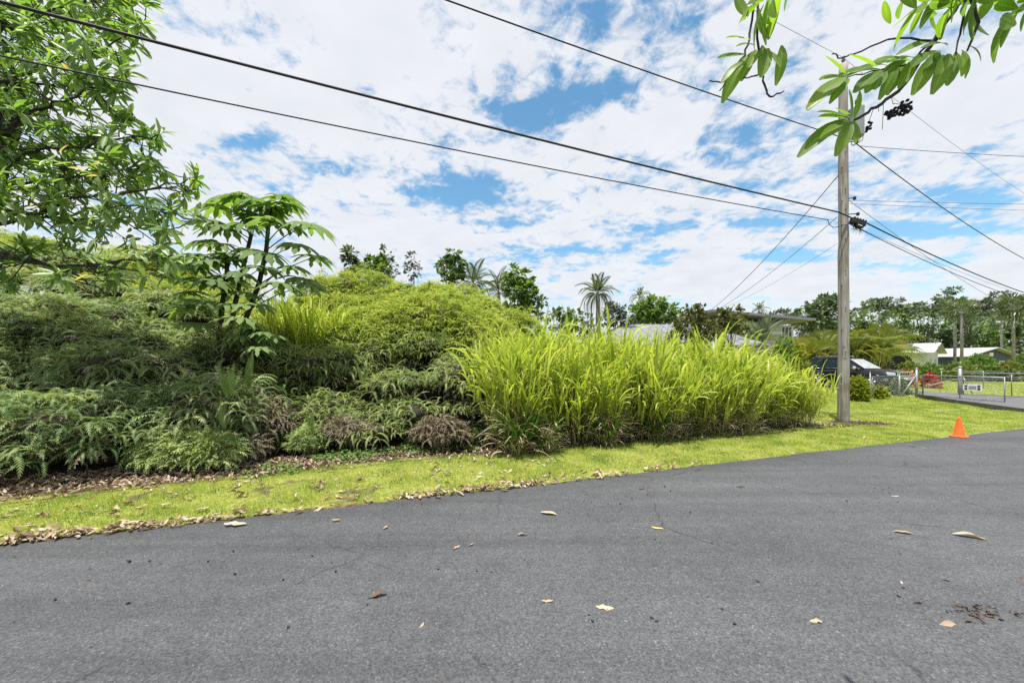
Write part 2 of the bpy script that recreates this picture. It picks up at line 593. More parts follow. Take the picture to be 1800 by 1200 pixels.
def pole_mat():
    m, nt, b, out = new_mat('weathered_pole_wood')
    N, L = nt.nodes, nt.links
    tc = N.new('ShaderNodeTexCoord')
    mp = N.new('ShaderNodeMapping')
    mp.inputs['Scale'].default_value = (38, 38, 1.3)
    L.new(tc.outputs['Object'], mp.inputs[0])
    n = N.new('ShaderNodeTexNoise')
    n.inputs['Scale'].default_value = 1
    n.inputs['Detail'].default_value = 8
    n.inputs['Roughness'].default_value = .65
    L.new(mp.outputs[0], n.inputs['Vector'])
    n2 = N.new('ShaderNodeTexNoise')
    n2.inputs['Scale'].default_value = 1.5
    n2.inputs['Detail'].default_value = 4
    L.new(tc.outputs['Object'], n2.inputs['Vector'])
    r = N.new('ShaderNodeValToRGB')
    el = r.color_ramp.elements
    el[0].position, el[0].color = .30, (.09, .08, .07, 1)
    el[1].position, el[1].color = .62, (.36, .345, .315, 1)
    e = el.new(.45)
    e.color = (.26, .245, .22, 1)
    L.new(n.outputs[0], r.inputs[0])
    r2 = N.new('ShaderNodeValToRGB')
    r2.color_ramp.elements[0].position = .35
    r2.color_ramp.elements[0].color = (.68, .62, .56, 1)
    r2.color_ramp.elements[1].position = .6
    r2.color_ramp.elements[1].color = (1, 1, 1, 1)
    L.new(n2.outputs[0], r2.inputs[0])
    mx = N.new('ShaderNodeMix')
    mx.data_type = 'RGBA'
    mx.blend_type = 'MULTIPLY'
    mx.inputs[0].default_value = 1
    L.new(r.outputs[0], mx.inputs[6])
    L.new(r2.outputs[0], mx.inputs[7])
    L.new(mx.outputs[2], b.inputs['Base Color'])
    b.inputs['Roughness'].default_value = .85
    bp = N.new('ShaderNodeBump')
    bp.inputs['Strength'].default_value = .6
    bp.inputs['Distance'].default_value = .01
    L.new(n.outputs[0], bp.inputs['Height'])
    L.new(bp.outputs[0], b.inputs['Normal'])
    return m


M['pole'] = pole_mat()


RD_X, RD_Y = .9455, .3256


def asphalt_mat():
    m, nt, b, out = new_mat('worn_asphalt')
    N, L = nt.nodes, nt.links
    tc = N.new('ShaderNodeTexCoord')

    def noise(s, d=4, ro=.6):
        n = N.new('ShaderNodeTexNoise')
        n.inputs['Scale'].default_value = s
        n.inputs['Detail'].default_value = d
        n.inputs['Roughness'].default_value = ro
        L.new(tc.outputs['Object'], n.inputs['Vector'])
        return n

    def ramp(src, stops):
        r = N.new('ShaderNodeValToRGB')
        el = r.color_ramp.elements
        el[0].position, el[0].color = stops[0][0], stops[0][1] + (1,)
        el[1].position, el[1].color = stops[-1][0], stops[-1][1] + (1,)
        for p, c in stops[1:-1]:
            e = el.new(p)
            e.color = c + (1,)
        L.new(src, r.inputs[0])
        return r.outputs[0]

    def mul(a, c):
        x = N.new('ShaderNodeMix')
        x.data_type = 'RGBA'
        x.blend_type = 'MULTIPLY'
        x.inputs[0].default_value = 1
        L.new(a, x.inputs[6])
        L.new(c, x.inputs[7])
        return x.outputs[2]
    fine = noise(85, 3, .75)
    big = noise(.5, 5, .6)
    mid = noise(6, 4, .6)
    vor = N.new('ShaderNodeTexVoronoi')
    vor.inputs['Scale'].default_value = 110
    L.new(tc.outputs['Object'], vor.inputs['Vector'])
    sep = N.new('ShaderNodeSeparateColor')
    L.new(vor.outputs['Color'], sep.inputs[0])
    grey = ramp(fine.outputs[0], [(.28, (.052, .054, .059)), (.5, (.077, .080, .087)), (.72, (.104, .107, .114))])
    chip = ramp(sep.outputs[0], [(.0, (.55, .55, .55)), (.55, (.95, .95, .95)), (.95, (1.1, 1.1, 1.1)), (1.0, (1.75, 1.72, 1.66))])
    c = mul(grey, chip)
    c = mul(c, ramp(big.outputs[0], [(.3, (.84, .84, .85)), (.5, (1.0, 1.0, 1.0)), (.7, (1.13, 1.12, 1.1))]))
    c = mul(c, ramp(mid.outputs[0], [(.3, (.9, .9, .9)), (.7, (1.08, 1.08, 1.08))]))
    # paths the tyres have polished, along the road, and old dark stains
    rot = N.new('ShaderNodeMapping')
    rot.inputs['Rotation'].default_value = (0, 0, -math.atan2(RD_Y, RD_X))
    rot.inputs['Scale'].default_value = (.06, 1.0, 1)
    L.new(tc.outputs['Object'], rot.inputs[0])
    ln = N.new('ShaderNodeTexNoise')
    ln.inputs['Scale'].default_value = 1.6
    ln.inputs['Detail'].default_value = 5
    ln.inputs['Roughness'].default_value = .7
    L.new(rot.outputs[0], ln.inputs['Vector'])
    c = mul(c, ramp(ln.outputs[0], [(.3, (.68, .68, .69)), (.5, (1.0, 1.0, 1.0)), (.7, (1.2, 1.2, 1.19))]))
    stn = noise(1.7, 6, .7)
    c = mul(c, ramp(stn.outputs[0], [(.27, (.66, .66, .66)), (.36, (1, 1, 1)), (1.0, (1, 1, 1))]))
    # hairline cracks, only in places
    wp = N.new('ShaderNodeMix')
    wp.data_type = 'VECTOR'
    wp.inputs[0].default_value = .12
    L.new(tc.outputs['Object'], wp.inputs[4])
    L.new(mid.outputs[1], wp.inputs[5])
    cr = N.new('ShaderNodeTexVoronoi')
    cr.feature = 'DISTANCE_TO_EDGE'
    cr.inputs['Scale'].default_value = .55
    L.new(wp.outputs[1], cr.inputs['Vector'])
    crack = ramp(cr.outputs['Distance'], [(.0, (.45, .45, .45)), (.006, (1, 1, 1))])
    cm = N.new('ShaderNodeMix')
    cm.data_type = 'RGBA'
    cmask = N.new('ShaderNodeMapRange')
    cmask.inputs['From Min'].default_value = .5
    cmask.inputs['From Max'].default_value = .62
    L.new(noise(.9, 2).outputs[0], cmask.inputs[0])
    L.new(cmask.outputs[0], cm.inputs[0])
    cm.inputs[6].default_value = (1, 1, 1, 1)
    L.new(crack, cm.inputs[7])
    c = mul(c, cm.outputs[2])
    L.new(c, b.inputs['Base Color'])
    b.inputs['Roughness'].default_value = .82
    b.inputs['Specular IOR Level'].default_value = .35
    bp = N.new('ShaderNodeBump')
    bp.inputs['Strength'].default_value = .55
    bp.inputs['Distance'].default_value = .006
    L.new(fine.outputs[0], bp.inputs['Height'])
    L.new(bp.outputs[0], b.inputs['Normal'])
    return m


M['asphalt'] = asphalt_mat()


def ground_mat():
    m, nt, b, out = new_mat('turf_and_soil')
    N, L = nt.nodes, nt.links
    at = N.new('ShaderNodeAttribute')
    at.attribute_name = 'soil'
    tc = N.new('ShaderNodeTexCoord')

    def noise(s, d=5):
        n = N.new('ShaderNodeTexNoise')
        n.inputs['Scale'].default_value = s
        n.inputs['Detail'].default_value = d
        n.inputs['Roughness'].default_value = .65
        L.new(tc.outputs['Object'], n.inputs['Vector'])
        return n
    n1, n2, n3 = noise(14), noise(3), noise(40, 3)
    sr = N.new('ShaderNodeValToRGB')
    el = sr.color_ramp.elements
    el[0].position, el[0].color = .3, (.035, .024, .016, 1)
    el[1].position, el[1].color = .72, (.20, .145, .10, 1)
    e = el.new(.5)
    e.color = (.095, .066, .045, 1)
    L.new(n1.outputs[0], sr.inputs[0])
    gr = N.new('ShaderNodeValToRGB')
    el = gr.color_ramp.elements
    el[0].position, el[0].color = .3, (.12, .15, .035, 1)
    el[1].position, el[1].color = .7, (.34, .32, .12, 1)
    e = el.new(.5)
    e.color = (.23, .26, .05, 1)
    L.new(n1.outputs[0], gr.inputs[0])
    a1 = N.new('ShaderNodeMath')
    a1.operation = 'MULTIPLY_ADD'
    L.new(n2.outputs[0], a1.inputs[0])
    a1.inputs[1].default_value = .9
    a1.inputs[2].default_value = -.45
    a2 = N.new('ShaderNodeMath')
    a2.operation = 'ADD'
    L.new(at.outputs['Fac'], a2.inputs[0])
    L.new(a1.outputs[0], a2.inputs[1])
    mr = N.new('ShaderNodeMapRange')
    mr.interpolation_type = 'SMOOTHSTEP'
    mr.inputs['From Min'].default_value = .35
    mr.inputs['From Max'].default_value = .65
    L.new(a2.outputs[0], mr.inputs[0])
    mx = N.new('ShaderNodeMix')
    mx.data_type = 'RGBA'
    L.new(mr.outputs[0], mx.inputs[0])
    L.new(gr.outputs[0], mx.inputs[6])
    L.new(sr.outputs[0], mx.inputs[7])
    L.new(mx.outputs[2], b.inputs['Base Color'])
    b.inputs['Roughness'].default_value = .95
    b.inputs['Specular IOR Level'].default_value = .15
    bp = N.new('ShaderNodeBump')
    bp.inputs['Strength'].default_value = .8
    bp.inputs['Distance'].default_value = .03
    L.new(n3.outputs[0], bp.inputs['Height'])
    L.new(bp.outputs[0], b.inputs['Normal'])
    return m


M['ground'] = ground_mat()


# ------------------------------------------------------------------ value noise for geometry
class VN:
    def __init__(s, seed):
        s.t = np.random.default_rng(seed).random((64, 64))

    def __call__(s, x, y):
        xi, yi = np.floor(x).astype(int), np.floor(y).astype(int)
        fx, fy = x - xi, y - yi
        fx, fy = fx * fx * (3 - 2 * fx), fy * fy * (3 - 2 * fy)
        g = lambda a, b: s.t[a % 64, b % 64]
        return (g(xi, yi) * (1 - fx) + g(xi + 1, yi) * fx) * (1 - fy) + (g(xi, yi + 1) * (1 - fx) + g(xi + 1, yi + 1) * fx) * fy

    def fbm(s, x, y, o=4):
        r, a, n = 0, .5, 0
        for k in range(o):
            r = r + a * s(x * 2 ** k + 7.3 * k, y * 2 ** k + 3.1 * k)
            n += a
            a *= .55
        return r / n


vn = VN(5)


def uv_of(x, y):
    return x * RD[0] + y * RD[1], x * RN[0] + y * RN[1]


def edge_v(u):
    return VEDGE + .05 * (vn.fbm(u * 1.1 + 9, u * 0 + 2.5, 4) - .5) * 2 + .06 * (vn(u * .3 + 4, u * 0 + 8.5) - .5)


def soil_zone(x, y, patches=True):
    """1 where the verge is bare soil and litter, 0 where it is turf"""
    u, v = uv_of(x, y)
    lim = 6.28 + .45 * (vn(u * .35 + 3, u * 0 + 1.5) - .5) - np.clip((-u - 2.5) * .10, 0, .5)
    s = np.clip((v - lim) / .5 + .5, 0, 1)
    s = s * np.clip((11.7 - u - (v - 6) * .2) / 1.2, 0, 1)             # turf again beyond the utility pole
    near_pole = np.exp(-(((x - 9.3) / 1.0) ** 2 + ((y - 9.9) / .55) ** 2))
    strip = np.exp(-(((v - 6.0) / .3) ** 2)) * np.clip((13.5 - u) / 2, 0, 1) * np.clip((u - 9) / 2, 0, 1) * .35
    s = np.maximum(np.maximum(s, near_pole), strip)
    bare = np.clip((vn.fbm(x * 1.6 + 20, y * 1.6 + 3, 4) - .68) * 7, 0, .55)
    s = np.maximum(s, bare) if patches else s
    lit = np.clip(1 - (v - edge_v(u)) / .16, 0, 1) * np.clip((5 - u) / 6, 0, .8)
    return np.maximum(s, lit)


# driveway outline (left edge towards the verge, right edge towards the far gate leaf)
DW_L = [(20.2, 27.5), (18.9, 23.5), G(1588, 688)[:2], G(1620, 695)[:2], G(1680, 704.5)[:2], G(1740, 712.5)[:2], G(1800, 720.5)[:2], (18.6, 11.4), (17.6, 10.62)]
DW_R = [(25.0, 28.0), (23.6, 23.5), (22.9, 19.6), (22.9, 19.0), (23.3, 17.4), (24.0, 15.8), (25.0, 14.5), (26.2, 13.9), (27.0, 13.75)]


def in_drive(x, y, pad=0.0):
    poly = [tuple(p) for p in DW_L] + [tuple(p) for p in DW_R[::-1]]
    inside = np.zeros(np.shape(x), bool)
    j = len(poly) - 1
    for i in range(len(poly)):
        xi, yi = poly[i]
        xj, yj = poly[j]
        c = ((yi > y) != (yj > y)) & (x < (xj - xi) * (y - yi) / (yj - yi + 1e-12) + xi)
        inside ^= c
        j = i
    return inside


def ground_z(x, y):
    u, v = uv_of(x, y)
    z = .05 * (vn.fbm(x * .6, y * .6, 3) - .5) + .022 * (vn.fbm(x * 3.1, y * 3.1, 3) - .5)
    z = z * np.clip((v - 4.4) / .8, 0, 1)
    z = z - .05 * np.clip((VEDGE - .12 - v) / .1, 0, 1) * np.clip((v + 2.3) / .1, 0, 1)   # the road's bed
    # swale beside the driveway's edge
    d = np.full(np.shape(x), 99.0)
    for a, b in zip(DW_L[3:8], DW_L[4:9]):
        a, b = np.array(a), np.array(b)
        ab = b - a
        t = np.clip(((x - a[0]) * ab[0] + (y - a[1]) * ab[1]) / (ab @ ab), 0, 1)
        d = np.minimum(d, np.hypot(x - a[0] - t * ab[0], y - a[1] - t * ab[1]))
    dip = .20 * np.exp(-(d / .55) ** 2)
    z = z - dip * np.clip((v - 4.8) / .6, 0, 1)
    z = np.where(in_drive(x, y), -.22, z)
    return z


def build_ground():
    near_x = np.arange(-11, 14, .085)
    near_y = np.arange(3.2, 12.5, .085)
    xs = np.concatenate([[-400, -200, -100, -60, -40, -30, -22, -17, -14, -12.2, -11.5], near_x, np.arange(14.1, 27, .3), [28, 30, 33, 37, 43, 50, 60, 80, 110, 160, 240, 400]])
    ys = np.concatenate([[-120, -60, -30, -15, -8, -4, -1, 1, 2, 2.7], near_y, np.arange(12.6, 24, .3), [25, 27, 30, 34, 40, 50, 62, 80, 110, 160, 240, 400]])
    X, Y = np.meshgrid(xs, ys)
    Z = ground_z(X, Y)
    V = np.stack([X, Y, Z], -1).reshape(-1, 3)
    nx, ny = len(xs), len(ys)
    i = np.arange(ny - 1)[:, None] * nx + np.arange(nx - 1)[None]
    Q = np.stack([i, i + 1, i + nx + 1, i + nx], -1).reshape(-1, 4)
    me = np_mesh('ground', V, Q, M['ground'], smooth=True)
    a = me.attributes.new('soil', 'FLOAT', 'POINT')
    a.data.foreach_set('value', soil_zone(X, Y).ravel().astype(np.float32))
    o = link('ground', me)
    tag(o, 'grassy verge and bare litter-strewn soil beside the road', 'ground', kind='structure')


build_ground()


def build_road():
    us = np.concatenate([np.arange(-90, -12, 3.0), np.arange(-12, 14, .06), np.arange(14, 22, .3), np.arange(22, 150, 4.0)])
    ev = edge_v(us)
    rows = [ev, ev - .03, ev - .5, ev * 0 + 2.5, ev * 0 + .5, ev * 0 - 1.7]
    zs = [-.03, .012, .016, .03, .03, .012]
    V = []
    for v, z in zip(rows, zs):
        p = us[:, None] * RD + v[:, None] * RN
        V.append(np.c_[p, np.full(len(us), z)])
    V = np.concatenate(V)
    n = len(us)
    Q = []
    for k in range(len(rows) - 1):
        i = np.arange(n - 1) + k * n
        Q.append(np.stack([i, i + n, i + n + 1, i + 1], -1))
    me = np_mesh('road', V, np.concatenate(Q), M['asphalt'])
    o = link('road', me)
    tag(o, 'worn grey asphalt road running past the overgrown lot', 'road', kind='structure')
    # driveway slab with a real edge
    mb = MB()
    n = len(DW_L)
    zt = [.05] * (n - 1) + [.02]
    vs = [(p[0], p[1], z) for p, z in zip(DW_L, zt)] + [(p[0], p[1], z) for p, z in zip(DW_R, zt)]
    vs += [(p[0], p[1], -.3) for p in DW_L] + [(p[0], p[1], -.3) for p in DW_R]
    fs = [(i, i + 1, n + i + 1, n + i) for i in range(n - 1)]
    fs += [(2 * n + i, 2 * n + i + 1, i + 1, i) for i in range(n - 1)]
    fs += [(n + i, n + i + 1, 3 * n + i + 1, 3 * n + i) for i in range(n - 1)]
    mb.add(vs, fs)
    o = mb.build('driveway', M['concrete'])
    tag(o, 'grey driveway passing the open chain-link gate', 'driveway', kind='structure')


build_road()


# ------------------------------------------------------------------ houses
def gable_house(name, label, cat, ridge_a, ridge_b, half, zr, ze, wall, roof, over=.5, extra=None):
    """ridge_a is the gable end nearer the camera"""
    a, b = np.array(ridge_a, float), np.array(ridge_b, float)
    g = (a - b) / np.linalg.norm(a - b)
    s = np.array([-g[1], g[0]])
    root = empty(name, (a[0], a[1], 0))
    tag(root, label, cat)
    o0 = np.array([a[0], a[1], 0])
    L = np.linalg.norm(a - b)

    def pt(l, w, z):          # l back along the ridge, w sideways
        p = a - g * l + s * w
        return np.array([p[0], p[1], z]) - o0
    mb = MB()
    hw = half - over
    slope = (zr - ze) / half
    zt = ze + slope * over - .02
    vs = [pt(over, -hw, -.05), pt(over, hw, -.05), pt(L, hw, -.05), pt(L, -hw, -.05), pt(over, -hw, zt), pt(over, hw, zt), pt(L, hw, zt), pt(L, -hw, zt), pt(over, 0, zr - .06), pt(L, 0, zr - .06)]
    mb.add(vs, [(0, 1, 5, 8, 4), (2, 3, 7, 9, 6), (1, 2, 6, 5), (3, 0, 4, 7)])
    mb.build('wall', wall, root)
    for sg in (-1, 1):
        rb = MB()
        t = .09
        v8 = [pt(0, 0, zr), pt(L, 0, zr), pt(L, sg * half, ze), pt(0, sg * half, ze), pt(0, 0, zr + t), pt(L, 0, zr + t), pt(L, sg * half, ze + t), pt(0, sg * half, ze + t)]
        rb.add(v8, [(0, 1, 2, 3), (4, 5, 6, 7), (0, 3, 7, 4), (1, 2, 6, 5), (2, 3, 7, 6), (0, 1, 5, 4)])
        rf = rb.build('roof', roof, root)
        # standing seams
        sm = MB()
        for l in np.arange(.4, L - .2, .6):
            p0, p1 = pt(l, sg * .05, zr + t - slope * .05), pt(l, sg * (half - .03), ze + t + slope * .03)
            sm.tube([p0, p1], .022, 4)
        sm.build('roof_seam', roof, rf)
    if extra:
        extra(root, pt, slope)
    return root, pt


def window(root, pt, l, w, z, ww, wh, on_gable=True, side=1, frame=None, half=None):
    """window built on the wall: frame, panes"""
    fr = MB()
    e = .03
    if on_gable:
        c = [pt(l - e, w - ww / 2, z), pt(l - e, w + ww / 2, z), pt(l - e, w + ww / 2, z + wh), pt(l - e, w - ww / 2, z + wh)]
    else:
        c = [pt(l - ww / 2, w + side * e, z), pt(l + ww / 2, w + side * e, z), pt(l + ww / 2, w + side * e, z + wh), pt(l - ww / 2, w + side * e, z + wh)]
    for i in range(4):
        fr.tube([c[i], c[(i + 1) % 4]], .05, 4, smooth=False)
    f = fr.build('window', frame or M['white'], root)
    g = MB()
    g.add(c, [(0, 1, 2, 3)])
    g.build('pane', M['glass'], f)
    mu = MB()
    mu.tube([(c[0] + c[1]) / 2, (c[2] + c[3]) / 2], .035, 4, smooth=False)
    mu.build('mullion', frame or M['white'], f)


def solar_extra(root, pt, slope):
    for k, (l0, l1, w0, w1) in enumerate([(2.2, 4.8, .5, 1.6), (5.0, 7.4, .5, 1.6), (1.6, 4.4, 2.0, 3.2), (4.6, 7.2, 2.0, 3.2)]):
        mb = MB()
        zf = lambda w: 4.35 - slope * w + .16
        c = [pt(l0, -w0, zf(w0)), pt(l1, -w0, zf(w0)), pt(l1, -w1, zf(w1)), pt(l0, -w1, zf(w1))]
        d = [p + np.array([0, 0, .06]) for p in c]
        mb.add(c + d, [(0, 1, 2, 3), (4, 5, 6, 7), (0, 1, 5, 4), (1, 2, 6, 5), (2, 3, 7, 6), (3, 0, 4, 7)])
        mb.build('solar_panel', M['solar'], root)


# white house with solar panels
def far_houses():
    A = P(1655, 604, 44)[:2]
    gdir = np.array([.56, -.83])
    r, pt = gable_house('white_house', 'small pale house with solar panels on its light metal roof, behind the hedge', 'house', A, A - gdir * 11, 4.2, 3.95, 2.75, M['wall_pale'], M['roof_white'], over=.7)
    sl = 1.2 / 4.2
    sgn = -1 if (np.array([gdir[1], -gdir[0]]) @ (-A)) > 0 else 1

    def panel(l0, l1, w0, w1):
        mb = MB()
        zf = lambda w: 3.95 - sl * w + .14
        c = [pt(l0, sgn * w0, zf(w0)), pt(l1, sgn * w0, zf(w0)), pt(l1, sgn * w1, zf(w1)), pt(l0, sgn * w1, zf(w1))]
        d = [p + np.array([0, 0, .06]) for p in c]
        mb.add(c + d, [(0, 1, 2, 3), (4, 5, 6, 7), (0, 1, 5, 4), (1, 2, 6, 5), (2, 3, 7, 6), (3, 0, 4, 7)])
        mb.build('solar_panel', M['solar'], r)
    for l in (2.2, 3.5, 4.8, 6.1):
        panel(l, l + 1.15, .5, 1.7)
        panel(l - .6, l + .55, 2.1, 3.3)
    window(r, pt, .7, -1.5, 1.0, .9, 1.1)
    window(r, pt, .7, 1.5, 1.0, .9, 1.1)
    mb = MB()
    mb.box(pt(3.2, sgn * 3.53, 1.2), (1, 1, 1))
    c = [pt(1.9, sgn * 3.54, 0), pt(9, sgn * 3.54, 0), pt(9, sgn * 3.54, 2.5), pt(1.9, sgn * 3.54, 2.5)]
    d = MB()
    d.add(c, [(0, 1, 2, 3)])
    d.build('carport_shade', M['shade_and_print'], r)  # flat dark sheet painting the shade inside the carport
    # slate-blue house
    A = P(1756, 610.5, 52)[:2]
    gdir = np.array([.30, -.954])
    r, pt = gable_house('blue_house', 'slate-blue house with a broad gable under a white metal roof, beyond the fan palms', 'house', A, A - gdir * 9, 7.0, 3.75, 2.45, M['wall_blue'], M['roof_white'], over=.8)
    v = MB()
    v.box(pt(.77, 0, 2.85), (.9, .2, .5), R=np.array([[gdir[1] * -1, gdir[0], 0], [gdir[0] * 1, gdir[1], 0], [0, 0, 1]]).T)
    v.build('gable_vent', M['sign_white'], r)
    window(r, pt, .8, -3, .9, 1.6, 1.0)
    window(r, pt, .8, 3, .9, 1.6, 1.0)
    for w in (-5.4, 5.4):
        pm = MB()
        pm.box(pt(.78, w, 1.2), (.1, .1, 2.4))
        pm.build('corner_trim', M['white'], r)


far_houses()


def grey_roof_house():
    root = empty('grey_roof_house', (9.15, 24.6, 0))
    tag(root, 'house with a grey metal hip roof half hidden behind the tall grass', 'house')
    # hip roof in local coordinates, ridge along x
    def RL(x, y, z):
        return np.array([x, y, z])
    z0, z1 = 2.5, 4.1
    hx, hy, rx = 4.85, 4.6, 3.0
    e = [RL(-hx, -hy, z0), RL(hx, -hy, z0), RL(hx, hy, z0), RL(-hx, hy, z0)]
    r = [RL(-1.8, 0, z1), RL(3.4, 0, z1)]
    planes = [(e[0], e[1], r[1], r[0]), (e[1], e[2], r[1]), (e[2], e[3], r[0], r[1]), (e[3], e[0], r[0])]
    for pl in planes:
        mb = MB()
        n = len(pl)
        mb.add(list(pl) + [p + np.array([0, 0, .08]) for p in pl], [tuple(range(n)), tuple(range(n, 2 * n))] + [(i, (i + 1) % n, n + (i + 1) % n, n + i) for i in range(n)])
        rf = mb.build('roof', M['roof_grey'], root)
        sm = MB()
        a, b = pl[0], pl[1]
        L = np.linalg.norm(b - a)
        top = pl[2:]
        for k in range(1, int(L / .55)):
            t = k * .55 / L
            p0 = a + (b - a) * t
            # where a line square to the eave meets the hips or ridge
            if n == 4:
                q = top[1] + (top[0] - top[1]) * np.clip((t * L - np.dot(top[1] - a, (b - a) / L)) / max(np.dot(top[0] - top[1], (b - a) / L), 1e-3), 0, 1)
                s0 = np.dot(top[1] - a, (b - a) / L)
                s1 = np.dot(top[0] - a, (b - a) / L)
                s = t * L
                if s < s0:
                    q = a + (top[1] - a) * (s / s0)
                elif s > s1:
                    q = b + (top[0] - b) * ((L - s) / (L - s1))
            else:
                s0 = np.dot(top[0] - a, (b - a) / L)
                s = t * L
                q = a + (top[0] - a) * (s / s0) if s < s0 else b + (top[0] - b) * ((L - s) / (L - s0))
            sm.tube([p0 + [0, 0, .09], q + np.array([0, 0, .09])], .011, 4)
        sm.build('roof_seam', M['roof_grey'], rf)
    w = MB()
    w.box((0, 0, 1.24), (2 * hx - 1.2, 2 * hy - 1.2, 2.6))
    w.build('wall', M['wall_pale'], root)
    for x in (-3, 0, 3):
        f = MB()
        f.box((x, -hy + .58, 1.5), (1.5, .06, 1.1))
        wf = f.build('window', M['white'], root)
        g = MB()
        g.box((x, -hy + .54, 1.5), (1.3, .04, .9))
        g.build('pane', M['glass'], wf)
    root.rotation_euler = (0, 0, 0)


grey_roof_house()


def beige_house():
    Y = 31.0
    c = P(1396, 600, Y)
    root = empty('beige_house', (c[0], c[1], 0))
    tag(root, 'two-storey beige house with a low sloping grey roof, behind the silvery palm', 'house')
    w = MB()
    w.box((-3.6, 2.6, 2.35), (7.0, 5.0, 4.8))
    w.build('wall', M['wall_beige'], root)
    rb = MB()
    zl, zr = 5.65, 5.05
    vs = [(-8.0, -1.0, zl), (1.0, -1.0, zr), (1.0, 6, zr), (-8.0, 6, zl)]
    rb.add(vs + [(x, y, z + .2) for x, y, z in vs], [(0, 1, 2, 3), (4, 5, 6, 7), (0, 1, 5, 4), (1, 2, 6, 5), (2, 3, 7, 6), (3, 0, 4, 7)])
    rb.build('roof', M['roof_grey'], root)
    f = MB()
    x0 = -.65
    for dx, dz, sx, sz in [(0, .5, 1.0, .07), (0, -.5, 1.0, .07), (-.47, 0, .07, 1.0), (.47, 0, .07, 1.0), (-.16, 0, .05, .94), (.16, 0, .05, .94)]:
        f.box((x0 + dx, .07, 4.15 + dz), (sx, .08, sz))
    wf = f.build('window', M['white'], root)
    g = MB()
    g.box((x0, .085, 4.15), (.9, .03, .95))
    g.build('pane', M['glass'], wf)
    t = MB()
    t.box((-.06, .1, 2.4), (.14, .06, 4.7))
    t.build('corner_trim', M['white'], root)
    root.rotation_euler = (0, 0, math.radians(6))


beige_house()


# ------------------------------------------------------------------ leaf and frond shapes
def tri(a):
    return np.array(a, int).reshape(-1, 3)


def strip_leaf(L, Wd, prof, n, droop, fold=.15, twist=0.0):
    """a leaf along +Y with a folded midrib; prof(s) is half width"""
    V, T = [], []
    for i in range(n + 1):
        s = i / n
        y = L * s
        z = -droop * L * s * s
        w = Wd * prof(s)
        V += [(-w, y, z + fold * w), (0, y, z), (w, y, z + fold * w)]
    for i in range(n):
        a = 3 * i
        T += [(a, a + 1, a + 4), (a, a + 4, a + 3), (a + 1, a + 2, a + 5), (a + 1, a + 5, a + 4)]
    return np.array(V, float), tri(T)


def join(parts):
    V, T, b = [], [], 0
    for v, t in parts:
        V.append(v)
        T.append(t + b)
        b += len(v)
    return np.concatenate(V), np.concatenate(T)


def rotz(a):
    c, s = math.cos(a), math.sin(a)
    return np.array([[c, -s, 0], [s, c, 0], [0, 0, 1.0]])


def rotx(a):
    c, s = math.cos(a), math.sin(a)
    return np.array([[1.0, 0, 0], [0, c, -s], [0, s, c]])


def roty(a):
    c, s = math.cos(a), math.sin(a)
    return np.array([[c, 0, s], [0, 1.0, 0], [-s, 0, c]])


def xf(p, R, t=(0, 0, 0), s=1.0):
    return p[0] @ R.T * s + np.array(t), p[1]


def pinna(n=12, L=1.0, Wd=.095, arch=1.75, rise=.45):
    """comb-like fern branch arching over along +Y and hanging at its tip"""
    ss = np.linspace(0, 1, 41)
    th = rise - arch * ss ** 1.25
    yy = np.concatenate([[0], np.cumsum(np.cos((th[1:] + th[:-1]) / 2))]) / 40 * L
    zz = np.concatenate([[0], np.cumsum(np.sin((th[1:] + th[:-1]) / 2))]) / 40 * L
    rib = lambda s: np.array([0, np.interp(s, ss, yy), np.interp(s, ss, zz)])
    V, T = [], []
    for i in range(n):
        s0, s1 = i / n, (i + 1) / n
        sm = (s0 + s1) / 2
        w = Wd * min(1, .45 + sm * 3) * (1 - sm ** 2.4) ** .8 + .006
        a, b, c = rib(s0), rib(s1 - .012), rib(min(1, sm + .06))
        k = len(V)
        V += [a, b, c + [w, .02, -.3 * w], c + [-w, .02, -.3 * w]]
        T += [(k, k + 1, k + 2), (k, k + 3, k + 1)]
    return np.array(V, float), tri(T)


def fern_frond(n, kind, fat=1.0):
    p = pinna(n, Wd=.095 * fat)
    q = pinna(n, Wd=.105 * fat, arch=2.2, rise=.6)
    if kind == 0:
        ps = [xf(p, rotz(.62)), xf(q, rotz(-.62), s=.95)]
    elif kind == 1:
        ps = [xf(p, rotz(.42)), xf(p, rotz(-.46), s=.92), xf(q, rotz(1.25), (0, -.12, -.02), .72), xf(q, rotz(-1.3), (0, -.12, -.02), .7)]
    else:
        ps = [xf(q, rotz(.85)), xf(p, rotz(-.3)), xf(q, rotz(-1.5), (0, -.08, 0), .65)]
    stem = (np.array([[-.01, -.45, -.22], [.01, -.45, -.22], [0, 0, .01]]), tri([(0, 1, 2)]))
    return join(ps + [stem])


FERN_HI = [fern_frond(13, 0), fern_frond(12, 1), fern_frond(13, 2)]
FERN_LO = [fern_frond(6, 0, 1.5), fern_frond(6, 1, 1.5), fern_frond(6, 2, 1.5)]


def proto_meshes(name, protos, mat):
    return [np_mesh(name, v, t, mat, mid=(np.arange(len(v)) % 3 == 1).astype(float) if name == 'leaf' and len(v) == 21 else None) for v, t in protos]


MS_FERN = proto_meshes('frond', FERN_HI, M['fern'])
MS_FERN_D = proto_meshes('frond', FERN_HI, M['fern_dark'])


